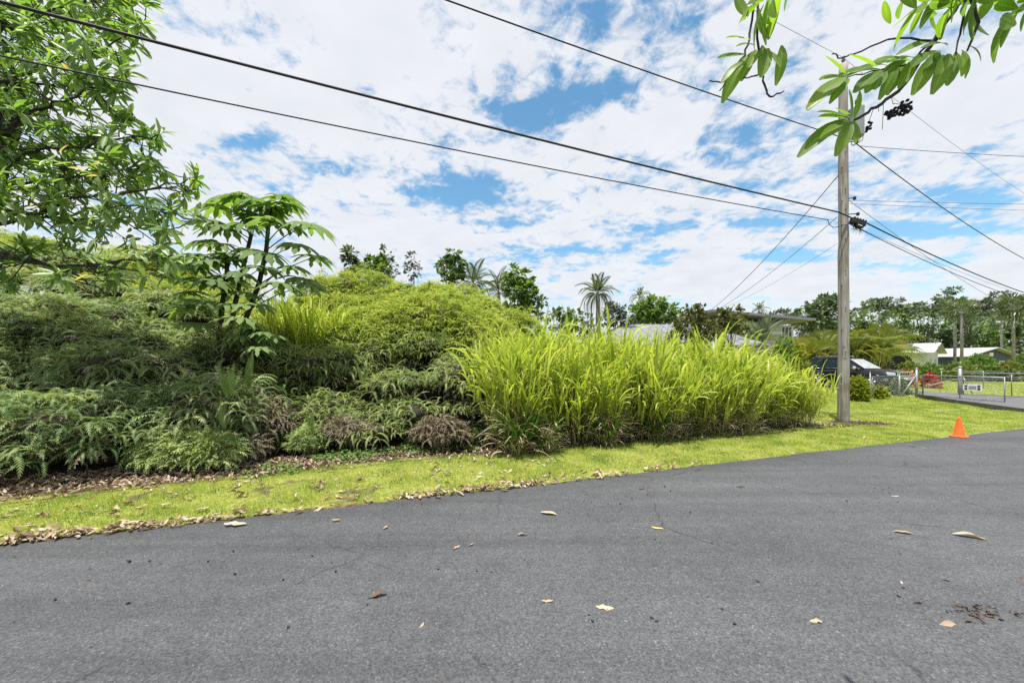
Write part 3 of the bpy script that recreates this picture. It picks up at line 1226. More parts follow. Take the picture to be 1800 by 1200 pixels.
def dome_core(mb, c, r, rng):
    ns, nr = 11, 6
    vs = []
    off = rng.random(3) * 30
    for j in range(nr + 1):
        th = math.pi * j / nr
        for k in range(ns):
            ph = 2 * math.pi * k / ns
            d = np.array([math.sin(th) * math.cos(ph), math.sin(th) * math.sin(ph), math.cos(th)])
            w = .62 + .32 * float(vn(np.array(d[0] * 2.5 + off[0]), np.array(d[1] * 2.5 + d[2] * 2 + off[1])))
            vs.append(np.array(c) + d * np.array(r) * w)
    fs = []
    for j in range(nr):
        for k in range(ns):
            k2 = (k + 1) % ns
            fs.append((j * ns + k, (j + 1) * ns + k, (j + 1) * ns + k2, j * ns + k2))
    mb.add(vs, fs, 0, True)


def fern_cushions(domes, rng, per_area=70, size=(.30, .48), front=True):
    """fronds that arch out of and droop over cushion-shaped mounds"""
    PP, DD, SS = [], [], []
    for c, r in domes:
        c, r = np.array(c), np.array(r)
        n = int(per_area * r[0] * r[2] * 4)
        d = norm(rng.normal(size=(n * 3, 3)))
        d = d[d[:, 2] > -.45]
        tc = norm(np.array([0, 0, CAMH + 1.5]) - c)
        d = d[(d @ tc > -.35)][:n]
        o1 = rng.random(2) * 40
        lump = vn.fbm(d[:, 0] * 1.9 + d[:, 2] * 1.3 + o1[0], d[:, 1] * 1.9 - d[:, 2] * 1.1 + o1[1], 3) - .5
        sh = 1 + .75 * lump + .34 * (rng.random(len(d)) - .6) + (rng.random(len(d)) < .06) * rng.uniform(.1, .5, len(d))
        p = c + d * r * sh[:, None]
        h = d * [1, 1, 0] + rng.normal(size=d.shape) * [.6, .6, .16]
        h[:, 2] += .30 * d[:, 2] + .02
        ok = p[:, 2] > .08
        PP.append(p[ok])
        DD.append(norm(h)[ok])
        SS.append(rng.uniform(size[0], size[1], ok.sum()) * np.where(rng.random(ok.sum()) < .12, 1.45, 1.0))
    p, d, s = np.concatenate(PP), np.concatenate(DD), np.concatenate(SS)
    up = np.array([0, 0, 1.0]) + rng.normal(size=p.shape) * .25
    return p, frames(d, up), s


def jitter_domes(cols, rng, r0, k=1, spread=.5):
    """cushions along image columns: (px, [(py, depth), ...])"""
    out = []
    for px, rows in cols:
        for py, Y in rows:
            for _ in range(k):
                c = P(px + rng.uniform(-40, 40) * spread, py + rng.uniform(-12, 12), Y + rng.uniform(-.25, .25))
                r = r0 * rng.choice([.6, .85, 1.0, 1.3]) * rng.uniform(.85, 1.15)
                out.append((c, (r * rng.uniform(.95, 1.35), r * 1.0, r * rng.uniform(.55, .85))))
    return out


def fern_thing(name, label, cols, r0, seed, mat, meshes, protos, per_area, size, nparts, dead=.06, k=1, group=None):
    rng = np.random.default_rng(seed)
    domes = jitter_domes(cols, rng, r0, k)
    c0 = np.mean([d[0] for d in domes], axis=0)
    root = empty(name, (c0[0], c0[1], 0))
    tag(root, label, 'fern thicket', group)
    L0 = np.array(root.location)
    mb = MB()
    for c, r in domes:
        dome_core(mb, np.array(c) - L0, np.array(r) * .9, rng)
        # shade-dark thatch reaching the ground behind and under the cushion
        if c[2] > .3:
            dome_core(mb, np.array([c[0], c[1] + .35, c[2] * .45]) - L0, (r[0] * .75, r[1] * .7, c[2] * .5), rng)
    o = mb.build('shaded_thatch', M['core'], root)
    p, R, s = fern_cushions(domes, rng, per_area, size)
    scatter(root, protos, p, R, s, rng, mat, 'foliage', 'frond', nparts, meshes)
    st = MB()
    for i in rng.choice(len(p), 110, replace=False):
        a = p[i] - L0
        e = a + np.array([rng.normal(0, .18), rng.uniform(-.30, .05), rng.uniform(.05, .38)])
        st.tube([a - [0, -.15, .2], (a + e) / 2 + rng.normal(0, .03, 3), e], [.005, .004, .002], 3, cap=False)
    st.build('bare_stems', M['straw'], root)['kind'] = 'stuff'
    nd = int(len(p) * dead)
    if nd:
        sel = rng.choice(len(p), nd, replace=False)
        pd = p[sel] * 1.0
        pd[:, 2] -= .08
        scatter(root, FERN_LO, pd, R[sel], s[sel] * .9, rng, M['fern_dead'], 'dead_fronds')
    return root


LEFT_COLS = [
    (-170, [(770, 5.6), (690, 6.1), (620, 6.9), (550, 7.8), (490, 8.8), (440, 9.8)]),
    (-60, [(775, 5.5), (705, 6.0), (640, 6.6), (585, 7.3), (520, 8.2), (465, 9.2), (430, 10.2)]),
    (40, [(770, 5.5), (715, 5.9), (655, 6.5), (600, 7.1), (545, 7.9), (490, 8.8), (450, 9.8)]),
    (120, [(765, 5.6), (715, 5.9), (650, 6.5), (600, 7.2), (555, 7.9), (505, 8.8), (465, 9.8)]),
    (200, [(755, 5.7), (710, 6.0), (650, 6.5), (605, 7.1), (560, 8.0), (510, 9.0), (480, 10)]),
    (280, [(745, 5.9), (700, 6.2), (655, 6.6), (615, 7.2), (575, 8.1), (540, 9.2)]),
    (350, [(720, 6.3), (670, 6.8), (630, 7.3), (595, 8.1), (560, 9.2)]),
    (420, [(665, 7.1), (635, 7.5), (605, 8.2), (575, 9.2)]),
]
fern_thing('fern_thicket', 'shady grey-green fern bank draping down to the leaf litter under the broad-leaved tree', LEFT_COLS, .52, 11, M['fern_dark'], MS_FERN_D, FERN_HI, 165, (.20, .40), 290, dead=.10, k=1)

MID_COLS = [
    (470, [(690, 7.4), (650, 7.8), (615, 8.6), (590, 9.6)]),
    (540, [(735, 7.2), (690, 7.5), (650, 8.0), (625, 8.7)]),
    (600, [(755, 7.1), (705, 7.4), (665, 7.9), (630, 8.5)]),
    (670, [(765, 7.0), (725, 7.25), (690, 7.6), (655, 8.1), (625, 8.7)]),
    (740, [(765, 7.1), (720, 7.4), (685, 7.8), (640, 8.4), (618, 9)]),
    (800, [(770, 7.2), (720, 7.5), (675, 8.0), (640, 8.7)]),
    (860, [(745, 7.4), (690, 8.0), (650, 8.7), (615, 9.4)]),
    (930, [(660, 8.6), (620, 9.4)]),
]
fern_thing('fern_thicket', 'mid green fern bank between the lobed-leaf trees and the tall grass, below the yellow mound', MID_COLS, .46, 12, M['fern'], MS_FERN, FERN_HI, 150, (.17, .34), 280, dead=.09)

MOUND_COLS = [
    (520, [(598, 10), (579, 11), (564, 12)]),
    (562, [(593, 10), (564, 10.8), (544, 11.8), (527, 12.8)]),
    (590, [(593, 9.8), (554, 10.6), (529, 11.6), (514, 12.6)]),
    (640, [(613, 9.2), (583, 9.8), (549, 10.5), (529, 11.4), (513, 12.4)]),
    (700, [(608, 9.3), (579, 9.9), (544, 10.6), (529, 11.4), (519, 12.6)]),
    (750, [(608, 9.3), (574, 10), (544, 10.7), (532, 11.6), (526, 12.8)]),
    (800, [(608, 9.5), (574, 10.2), (549, 11), (539, 12), (536, 13)]),
    (850, [(603, 9.8), (579, 10.6), (554, 11.5), (544, 12.6)]),
    (895, [(613, 10), (590, 11), (582, 12.2)]),
]
fern_thing('fern_mound', 'big rounded yellow-green mound of scrambling fern rising behind the bank', MOUND_COLS, .66, 13, M['fern_gold'], None, FERN_LO, 480, (.11, .25), 0, dead=.06)
# golden strip far behind the shady bank
fern_thing('fern_mound', 'low yellow-green fern rise behind the broad-leaved tree', [
    (-40, [(440, 12), (470, 11)]), (60, [(440, 12), (475, 11)]), (150, [(470, 12), (500, 11)]), (240, [(490, 12.5), (520, 11.5)]), (320, [(515, 12.5), (540, 11)]), (400, [(530, 12.5), (560, 11)])],
    .8, 14, M['fern_gold'], None, FERN_LO, 260, (.15, .26), 0, dead=.02)


# dead, purplish fern heaps and wispy bushes at the thicket's foot
def wisp_bush(name, label, cat, c, r, n, seed, mat, size, dead=False):
    rng = np.random.default_rng(seed)
    root = empty(name, (c[0], c[1], 0))
    tag(root, label, cat)
    d = norm(rng.normal(size=(n * 2, 3)))
    d = d[d[:, 2] > -.2][:n]
    rr = rng.uniform(.25, 1.0, len(d)) ** .6
    p = np.array(c) + d * np.array(r) * rr[:, None]
    p[:, 2] = np.maximum(p[:, 2], .03)
    h = norm(d * [1, 1, .5] + rng.normal(size=d.shape) * .5 + [0, 0, .25 if not dead else -.1])
    scatter(root, FERN_LO, p, frames(h, np.array([0, 0, 1.0]) + rng.normal(size=p.shape) * .4), rng.uniform(size[0], size[1], len(p)), rng, mat, 'foliage')
    st = MB()
    for i in range(40):
        a = rng.uniform(0, 6.28)
        e = np.array([math.cos(a) * r[0] * rng.uniform(.3, 1), math.sin(a) * r[1] * rng.uniform(.3, 1), c[2] + r[2] * rng.uniform(-.3, .8)])
        m = e * .5 + [0, 0, .1]
        st.tube([[e[0] * .3, e[1] * .3, 0], m, e], .004, 3)
    st.build('stems', M['straw'], root)['kind'] = 'stuff'
    return root


g = P(330, 800, 5.45)
wisp_bush('wispy_bush', 'wispy pale green fern bush spilling onto the leaf litter', 'bush', (g[0], g[1], .24), (.80, .38, .38), 1150, 21, M['wisp'], (.10, .22))
g = P(543, 775, 6.45)
wisp_bush('wispy_bush', 'small pale tangle of wiry fern beside the bare litter patch', 'bush', (g[0], g[1], .2), (.33, .3, .3), 420, 22, M['wisp'], (.09, .18))
for i, (px, Y, zc, rx, rz, lab) in enumerate([
        (465, 6.5, .50, .52, .48, 'purplish brown heap of dead fern below the lobed-leaf trees'),
        (430, 5.95, .2, .30, .24, 'low dull brown dead fern heap beside the wispy bush'),
        (612, 6.72, .3, .55, .28, 'brown dead fern strewn along the foot of the mid bank'),
        (775, 6.75, .3, .5, .3, 'dead brown fern tangle beside the tall grass')]):
    g = P(px, HOR, Y)
    wisp_bush('dead_fern_heap', lab, 'dead fern', (g[0], g[1], zc), (rx, .34, rz), 430, 30 + i, M['fern_dead'], (.12, .26), True)


# upright sword ferns
def sword_frond():
    parts = []
    n = 22
    for i in range(n):
        s = (i + .5) / n
        w = .105 * min(1, .35 + s * 3) * (1 - s ** 3)
        y, z = s, -.12 * s * s
        for sg in (-1, 1):
            parts.append((np.array([[0, y - .018, z], [0, y + .018, z], [sg * w, y + .03, z + .01], [sg * w * .9, y + .002, z + .01]]), tri([(0, 1, 2), (0, 2, 3)])))
    parts.append((np.array([[-.006, 0, 0], [.006, 0, 0], [0, 1, -.12]]), tri([(0, 1, 2)])))
    return join(parts)


SWORD = sword_frond()
MS_SWORD = [np_mesh('frond', SWORD[0], SWORD[1], M['sword'])]
for i, (px, py, Y, h, n, lab) in enumerate([
        (402, 690, 5.75, .52, 4, 'upright sword fern with ladder-like fronds in front of the shady bank'),
        (396, 742, 5.65, .42, 3, 'low leaning sword fern above the dead fern heap'),
        (437, 672, 6.1, .58, 3, 'tall thin sword fern standing nearest the lobed-leaf trunk'),
        (550, 750, 6.3, .36, 4, 'short pale sword fern at the edge of the dark hollow'),
        (775, 605, 8.3, .5, 3, 'sword fern poking up on the mound beside the tall grass'),
        (640, 665, 7.3, .5, 3, 'dark sword fern half sunk in the mid fern bank')]):
    c = P(px, py, Y)
    root = empty('sword_fern', c - [0, 0, .1])
    tag(root, lab, 'fern')
    rng = np.random.default_rng(60 + i)
    for k in range(n):
        a = rng.uniform(-.9, .9)
        d = np.array([[math.sin(a) * .45, -.25 + rng.uniform(-.1, .1), 1.0]])
        R = frames(d, np.array([[rng.uniform(-.3, .3), -1.0, .2]]))[0]
        o = link('frond', MS_SWORD[0], root)
        o.matrix_basis = Matrix((R * h * rng.uniform(.8, 1.15)).tolist()).to_4x4()


# ------------------------------------------------------------------ grasses
def blades(base, az, th0, bend, L, w, n=6, power=1.6, twist=None, rng=None):
    m = len(az)
    s = np.linspace(0, 1, n + 1)
    th = th0[:, None] + bend[:, None] * s[None] ** power
    st = (L / n)[:, None]
    hx = np.cumsum(np.sin((th[:, :-1] + th[:, 1:]) / 2) * st, 1)
    hz = np.cumsum(np.cos((th[:, :-1] + th[:, 1:]) / 2) * st, 1)
    hx = np.c_[np.zeros(m), hx]
    hz = np.c_[np.zeros(m), hz]
    ca, sa = np.cos(az)[:, None], np.sin(az)[:, None]
    c = np.stack([base[:, 0:1] + hx * ca, base[:, 1:2] + hx * sa, base[:, 2:3] + hz], -1)
    wp = np.minimum(1, .55 + s * 2.2) * (1 - s ** 2.5)
    tw = np.zeros(m) if twist is None else twist
    side = np.stack([-np.sin(az) * np.cos(tw), np.cos(az) * np.cos(tw), np.sin(tw)], -1)
    off = side[:, None, :] * (w[:, None] * wp[None])[..., None] / 2
    V = np.stack([c - off, c + off], 2).reshape(m, -1, 3)
    k = np.arange(n)
    t = np.concatenate([np.stack([2 * k, 2 * k + 1, 2 * k + 3], -1), np.stack([2 * k, 2 * k + 3, 2 * k + 2], -1)])
    T = t[None] + (np.arange(m) * (2 * (n + 1)))[:, None, None]
    r = rng.random(m) if rng is not None else np.zeros(m)
    return V.reshape(-1, 3), T.reshape(-1, 3), np.repeat(r, 2 * (n + 1))


def grass_clump_meshes(seed, H=2.2, culms=60, spread=.42, mat='grass'):
    rng = np.random.default_rng(seed)
    # culms
    a = rng.uniform(0, 2 * np.pi, culms)
    r = spread * np.sqrt(rng.random(culms))
    base = np.c_[np.cos(a) * r, np.sin(a) * r, np.zeros(culms)]
    az = a + rng.normal(0, .6, culms)
    lean = rng.uniform(.02, .42, culms)
    h = H * rng.uniform(.55, 1.0, culms)
    culm_b = np.full(culms, .22)
    Vs, Ts, Rs, b = [], [], [], 0

    def put(x):
        nonlocal b
        Vs.append(x[0])
        Ts.append(x[1] + b)
        Rs.append(x[2])
        b += len(x[0])
    cv = blades(base, az, lean, culm_b, h * .82, np.full(culms, .010), 4, 1.0, None, rng)
    # leaf blades off each culm
    nb = 6
    f = rng.uniform(.18, .98, (culms, nb)) ** .75
    th = lean[:, None] + culm_b[:, None] * f * .5
    px = np.sin(th) * (h * .82)[:, None] * f
    pz = np.cos(th) * (h * .82)[:, None] * f
    bx = base[:, 0:1] + px * np.cos(az)[:, None]
    by = base[:, 1:2] + px * np.sin(az)[:, None]
    B = np.stack([bx, by, pz], -1).reshape(-1, 3)
    m = len(B)
    baz = (az[:, None] + rng.normal(0, 1.1, (culms, nb))).ravel()
    th0 = rng.uniform(.08, .5, m)
    bend = np.where(rng.random(m) < .42, rng.uniform(.15, .9, m), rng.uniform(.8, 2.6, m))
    L = rng.uniform(.45, 1.1, m) * (H / 2.2)
    put(blades(B, baz, th0, bend, L, rng.uniform(.030, .072, m), 7, [1.3, 2.4, 3.2][seed % 3], rng.normal(0, .5, m), rng))
    green = np_mesh('blades', np.concatenate(Vs), np.concatenate(Ts), M[mat], np.concatenate(Rs))
    stems = np_mesh('culms', cv[0], cv[1], M['grass_green'], cv[2])
    # dry skirts
    nd = int(culms * 7)
    a = rng.uniform(0, 2 * np.pi, nd)
    rr = spread * 1.05 * np.sqrt(rng.random(nd))
    base = np.c_[np.cos(a) * rr, np.sin(a) * rr, rng.uniform(0, 1.0, nd) ** 1.2 * H * .6]
    dv = blades(base, a + rng.normal(0, .8, nd), rng.uniform(.2, .9, nd), rng.uniform(.6, 2.2, nd), rng.uniform(.3, .8, nd), rng.uniform(.010, .026, nd), 5, 1.3, rng.normal(0, .6, nd), rng)
    dry = np_mesh('dry_blades', dv[0], dv[1], M['straw'], dv[2])
    return green, stems, dry


CL = [grass_clump_meshes(100 + i, 2.2, 56 + 4 * (i % 3), .40) for i in range(6)]
CLG = [grass_clump_meshes(120 + i, 1.0, 38, .20, 'grass_green') for i in range(2)]


def grass_clump(loc, sc, rz, variants, k, label, group=None, name='tall_grass_clump'):
    root = empty(name, loc, rz)
    root.scale = sc
    tag(root, label, 'grass clump', group)
    for nm, me in zip(('blades', 'culms', 'dry_blades'), variants[k % len(variants)]):
        o = link(nm, me, root)
        o['kind'] = 'stuff'
    return root


def tall_grass():
    rng = np.random.default_rng(7)
    k = 0
    # front row of the stand then rows behind, along the road
    for row, (v0, step) in enumerate([(6.55, .62), (7.05, .66), (7.65, .7), (8.3, .8), (9.0, .95)]):
        u = 2.15 + row * .25 + rng.uniform(0, .3)
        while u < 10.45 - .08 * row:
            v = v0 + rng.uniform(-.16, .16)
            p = UV(u, v)
            f = np.clip((u - 2) / 8, 0, 1)
            hgt = (2.50 - .52 * f) / 2.2 * rng.uniform(.76, 1.13) * (1 + .02 * row)
            if row == 0:
                hgt *= .86
            first = row == 0 and k == 0
            last = row == 0 and u > 10.1
            lab = 'tall yellow-green grass clump at the fern end of the stand, leaning over the fern bank' if first else 'shorter grass clump ending the stand beside the utility pole' if last else (
                'tall yellow-green grass clump in the front row of the stand, facing the road', 'tall grass clump in the second row of the stand, behind the front clumps',
                'tall grass clump in the middle of the stand, only its tops showing', 'tall grass clump at the back of the stand towards the grey roof', 'rearmost grass clump of the stand, mostly hidden by the clumps before it')[row]
            grass_clump((p[0], p[1], float(ground_z(p[0], p[1])) - .02), (hgt * .98, hgt * .98, hgt), rng.uniform(0, 6.28), CL, k, lab, 'tall yellow-green grass stand beside the road')
            k += 1
            u += step * rng.uniform(.8, 1.2)
    # behind the lobed-leaf trees
    for px, py, Y, s in [(455, 610, 9.6, .95), (490, 610, 9.3, 1.0), (525, 615, 9.2, 1.0), (560, 615, 9.4, .9), (600, 612, 9.6, .72), (500, 600, 10.3, 1.1), (648, 605, 8.9, .72), (575, 602, 9.0, .95), (612, 602, 9.1, .88), (540, 606, 8.8, .95), (685, 612, 8.8, .55), (505, 612, 8.7, .8), (880, 640, 8.2, .8), (925, 625, 8.6, .8), (850, 640, 8.6, .6), (450, 600, 10.4, 1.1)]:
        p = P(px, py, Y)
        grass_clump((p[0], p[1], p[2] - .9), (s * .8, s * .8, s * .95), rng.uniform(0, 6.28), CL, k, 'light green grass clump growing behind the lobed-leaf trees, below the mound', 'grass behind the lobed-leaf trees')
        k += 1
    # low green tufts at the foot of the stand
    for px, py, s, lab in [(905, 800, .85, 'low arching green grass tuft lying out over soil at the fern end of the stand'),
                           (1065, 785, .78, 'fresh green grass tuft at the middle of the stand foot'),
                           (1155, 776, .7, 'small green grass tuft at the stand foot, between two dry tangles'),
                           (960, 798, .55, 'short green grass tuft on the soil beside the low arching one')]:
        p = G(px, py)
        grass_clump((p[0], p[1] + .1, 0), (s * 1.15, s * 1.15, s), rng.uniform(0, 6.28), CLG, k, lab, None, 'grass_tuft')
        k += 1


tall_grass()


def lawn():
    rng = np.random.default_rng(3)

    def strip(n, x0, x1, y0, y1, test, h, w):
        x, y = rng.uniform(x0, x1, n), rng.uniform(y0, y1, n)
        ok = test(x, y)
        x, y = x[ok], y[ok]
        m = len(x)
        hh = h * rng.uniform(.4, 1.3, m) * (.15 + 1.7 * vn.fbm(x * 2.6, y * 2.6, 3) ** 1.6)
        a = rng.uniform(0, 2 * np.pi, m)
        z = ground_z(x, y)
        ww = w * rng.uniform(.7, 1.3, m)
        tip = np.c_[x + np.cos(a + 1.3) * hh * .5, y + np.sin(a + 1.3) * hh * .5, z + hh]
        A = np.c_[x - np.cos(a) * ww, y - np.sin(a) * ww, z - .005]
        B = np.c_[x + np.cos(a) * ww, y + np.sin(a) * ww, z - .005]
        return np.stack([A, B, tip], 1).reshape(-1, 3), np.repeat(rng.random(m), 3)

    def verge(x, y):
        u, v = uv_of(x, y)
        s = soil_zone(x, y) + .5 * (vn.fbm(x * 3, y * 3, 3) - .5)
        return (v > edge_v(u) - .03 - .06 * vn.fbm(x * 5, y * 5, 2) * (rng.random(len(x)) < .5)) & (v < 7.2) & (rng.random(len(x)) > np.clip((s - .25) * 2.2, 0, .985)) & ~in_drive(x, y)

    def yard(x, y):
        u, v = uv_of(x, y)
        s = soil_zone(x, y) + .6 * (vn.fbm(x * 2, y * 2, 3) - .5)
        return (v > edge_v(u) + .02) & (rng.random(len(x)) > np.clip((s - .25) * 2.2, 0, .98)) & ~in_drive(x, y)
    parts = [strip(400000, -9, 9.2, 2.0, 9.2, verge, .055, .0042),
             strip(120000, 8.5, 21, 7.6, 13, yard, .045, .006),
             strip(90000, 8.5, 22, 13, 19, yard, .05, .010),
             strip(40000, 22, 40, 16, 32, yard, .06, .02)]
    V = np.concatenate([p[0] for p in parts])
    r = np.concatenate([p[1] for p in parts])
    o = link('lawn_grass', np_mesh('lawn_grass', V, np.arange(len(V)).reshape(-1, 3), M['lawn'], r))
    tag(o, 'short bright yellow-green grass on the verge and lawns', 'grass', kind='stuff')


lawn()


# creeping small-leaved plants on the verge
def creepers():
    rng = np.random.default_rng(9)
    leaf = strip_leaf(1.0, .42, lambda s: math.sin(math.pi * min(1, s * .92 + .08)) ** .8, 2, .2)
    for px, py, rx, n, lab in [(600, 808, .36, 420, 'low patch of round-leaved creeper at the edge of the litter'),
                               (650, 800, .30, 260, 'thin creeping weed patch under the mid fern bank'),
                               (720, 797, .32, 240, 'small creeping weed patch between the dead fern and the turf'),
                               (800, 794, .28, 200, 'creeping weeds at the fern end of the tall grass'),
                               (470, 832, .3, 160, 'sparse green creeper among the dry leaves by the wispy bush')]:
        g = G(px, py)
        root = empty('creeper', (g[0], g[1] + .1, 0))
        tag(root, lab, 'weed')
        a, r = rng.uniform(0, 6.28, n), rx * np.sqrt(rng.random(n))
        p = np.c_[g[0] + 1.5 * r * np.cos(a), g[1] + .1 + r * np.sin(a), .02 + .13 * rng.random(n) * (1 - r / rx * .7)]
        d = rng.normal(size=(n, 3)) * [1, 1, .4]
        scatter(root, [leaf], p, frames(d, np.array([0, 0, 1.0]) + rng.normal(size=(n, 3)) * .35), rng.uniform(.035, .07, n), rng, M['creeper'], 'leaves')


creepers()


# ------------------------------------------------------------------ broad-leaved trees near the camera
BL = [strip_leaf(1.0, .155, lambda s: math.sin(math.pi * (s * .93 + .035)) ** .75 * (1 - .25 * (1 - s)), 6, d, f) for d, f in ((.10, .3), (.25, .35), (.42, .25), (.02, .45))]
MS_BL = proto_meshes('leaf', BL, M['big_leaf'])
MS_YL = proto_meshes('leaf', BL, M['yellow_leaf'])


def rosette(rng, c, axis, n, size):
    axis = axis / np.linalg.norm(axis)
    a = rng.uniform(0, 2 * np.pi, n)
    ref = np.array([0, 0, 1.0]) if abs(axis[2]) < .9 else np.array([1.0, 0, 0])
    e1 = np.cross(axis, ref)
    e1 /= np.linalg.norm(e1)
    e2 = np.cross(axis, e1)
    tilt = rng.uniform(-.15, 1.0, n)
    d = (np.cos(a)[:, None] * e1 + np.sin(a)[:, None] * e2) + tilt[:, None] * axis + [0, 0, -.12]
    d = norm(d)
    p = c - axis * rng.uniform(0, .12, n)[:, None]
    up = axis[None] * .7 + np.array([0, 0, .8]) + rng.normal(size=(n, 3)) * .25
    return p, frames(d, up), size * rng.uniform(.65, 1.15, n)


def left_tree():
    rng = np.random.default_rng(41)
    base = np.array([-8.6, 5.9, 0])
    root = empty('broad_leaved_tree', base)
    tag(root, 'big tree with long glossy leaves leaning in over the shady fern bank', 'tree')
    tr = MB()
    tp = [base, base + [.1, 0, 1.5], base + [.15, -.1, 2.9], base + [.4, -.1, 4.2], base + [.8, 0, 5.8]]
    tr.tube([p - base for p in tp], [.2, .17, .15, .12, .08], 10)
    tr.build('trunk', M['bark_dark'], root)
    # limbs: (start on trunk, then image points)
    limbs = [
        [tp[2], P(-30, 395, 5.54), P(40, 385, 5.37), P(130, 345, 5.19), P(230, 340, 5.10), P(330, 315, 5.02)],
        [tp[2], P(-30, 360, 5.46), P(60, 380, 5.46), P(150, 390, 5.37), P(250, 360, 5.19), P(340, 385, 5.10)],
        [tp[2], P(-20, 440, 5.63), P(60, 455, 5.46), P(130, 480, 5.28), P(190, 520, 5.19)],
        [tp[1] + [0, 0, .8], P(0, 445, 5.54), P(90, 470, 5.46), P(200, 460, 5.28), P(320, 450, 5.19)],
        [tp[3], P(-10, 290, 5.63), P(60, 265, 5.46), P(150, 255, 5.28), P(280, 235, 5.10)],
        [tp[3], P(-20, 230, 5.63), P(60, 200, 5.46), P(140, 170, 5.28), P(220, 140, 5.19)],
        [tp[3], P(-20, 160, 5.54), P(60, 120, 5.37), P(140, 100, 5.19), P(240, 60, 5.10)],
        [tp[4], P(0, 60, 5.54), P(80, 20, 5.37), P(170, -20, 5.28)],
        [tp[2], P(-10, 330, 5.98), P(80, 320, 5.90), P(180, 300, 5.81), P(270, 290, 5.63)],
        [tp[3], P(10, 140, 6.07), P(100, 150, 5.98), P(190, 130, 5.81)],
    ]
    lm = []
    pts = []
    for l in limbs:
        l = [np.array(p) for p in l]
        fine = []
        for a, b in zip(l[:-1], l[1:]):
            for t in np.linspace(0, 1, 6, endpoint=False):
                fine.append(a + (b - a) * t + rng.normal(0, .02, 3))
        fine.append(l[-1])
        n = len(fine)
        mb = MB()
        mb.tube([p - base for p in fine], list(np.linspace(.036, .008, n)), 6)
        mb.build('limb', M['bark_dark'], root)
        lm.append(fine)
        pts += [(p, i / n) for i, p in enumerate(fine) if i > n * .25]
    LP = np.array([p for p, _ in pts])
    # leaf tips spread through the crown outline
    outline = [(-60, 250), (0, 258), (93, 250), (130, 232), (165, 212), (200, 212), (230, 285), (250, 300), (285, 270), (300, 345), (325, 368), (355, 320), (395, 366), (430, 330), (470, 325), (500, 320)]
    ys = [o[0] for o in outline]
    xs = [o[1] for o in outline]
    tips = []
    while len(tips) < 450:
        py = rng.uniform(-60, 500)
        xr = np.interp(py, ys, xs)
        px = rng.uniform(-120, xr)
        # sky gaps
        if (((px - 45) / 40) ** 2 + ((py - 203) / 12) ** 2 < 1) or (((px - 30) / 60) ** 2 + ((py - 410) / 16) ** 2 < 1) or (((px - 150) / 25) ** 2 + ((py - 205) / 10) ** 2 < 1):
            continue
        if py > 410 and rng.random() < .45:
            continue
        tips.append(P(px, py, rng.uniform(4.7, 6.4)))
    tw = MB()
    PP, RR, SS = [], [], []
    for c in tips:
        k = np.argmin(((LP - c) ** 2).sum(1))
        q = LP[k]
        ax = c - q
        if np.linalg.norm(ax) < .12:
            ax = np.array([.5, -.3, .3])
        ax = ax / np.linalg.norm(ax) + [.15, -.1, .25]
        mid = (q + c) / 2 + rng.normal(0, .04, 3) - [0, 0, .04]
        tw.tube([q - base, mid - base, c - base], [.011, .008, .005], 4, cap=False)
        n = rng.integers(9, 15)
        p, R, s = rosette(rng, c, ax, n, .205)
        PP.append(p)
        RR.append(R)
        SS.append(s)
        # a few leaves along the twig
        p, R, s = rosette(rng, mid, ax, 3, .17)
        PP.append(p)
        RR.append(R)
        SS.append(s)
    tw.build('twigs', M['bark_dark'], root)['kind'] = 'stuff'
    p, R, s = np.concatenate(PP), np.concatenate(RR), np.concatenate(SS)
    scatter(root, BL, p, R, s, rng, M['big_leaf'], 'leaves', 'leaf', 290, MS_BL)
    # yellowing leaves
    for px, py in [(120, 255), (150, 300), (160, 292), (178, 310), (60, 358), (110, 112), (155, 482)]:
        c = P(px, py, 4.7)
        o = link('leaf', MS_YL[rng.integers(0, 4)], root)
        R = frames(np.array([[rng.uniform(-1, 1), -.4, rng.uniform(-.8, .2)]]), np.array([[0, -1.0, .6]]))[0]
        m = Matrix((R * .15).tolist()).to_4x4()
        m.translation = Vector((c - base).tolist())
        o.matrix_basis = m
        o['label'] = 'yellowed leaf'


left_tree()


# lobed-leaf trees: palmate leaves on long stalks
def palmate_leaf(seed):
    rng = np.random.default_rng(seed)
    parts = []
    nl = 11
    for k in range(nl):
        a = -2.55 + 5.1 * k / (nl - 1)
        L = .52 * (1 - .22 * abs(a) / 2.6) * rng.uniform(.9, 1.1)
        n = 7
        V, T = [], []
        dr = rng.uniform(.22, .55)
        for i in range(n + 1):
            s = i / n
            w = L * .15 * (min(1, .2 + s * 1.6)) * (1 - s ** 4) * (1.0 + .42 * math.sin(i * 2.8 + k)) + .004
            z = .05 * math.sin(math.pi * s) - dr * L * s * s
            V += [(-w, L * s, z - .25 * w), (0, L * s, z), (w, L * s, z - .25 * w)]
        for i in range(n):
            q = 3 * i
            T += [(q, q + 1, q + 4), (q, q + 4, q + 3), (q + 1, q + 2, q + 5), (q + 1, q + 5, q + 4)]
        parts.append(xf((np.array(V), tri(T)), rotz(a)))
    return join(parts)


PL = [palmate_leaf(s) for s in (1, 2, 3)]
MS_PL = proto_meshes('leaf', PL, M['lobed'])


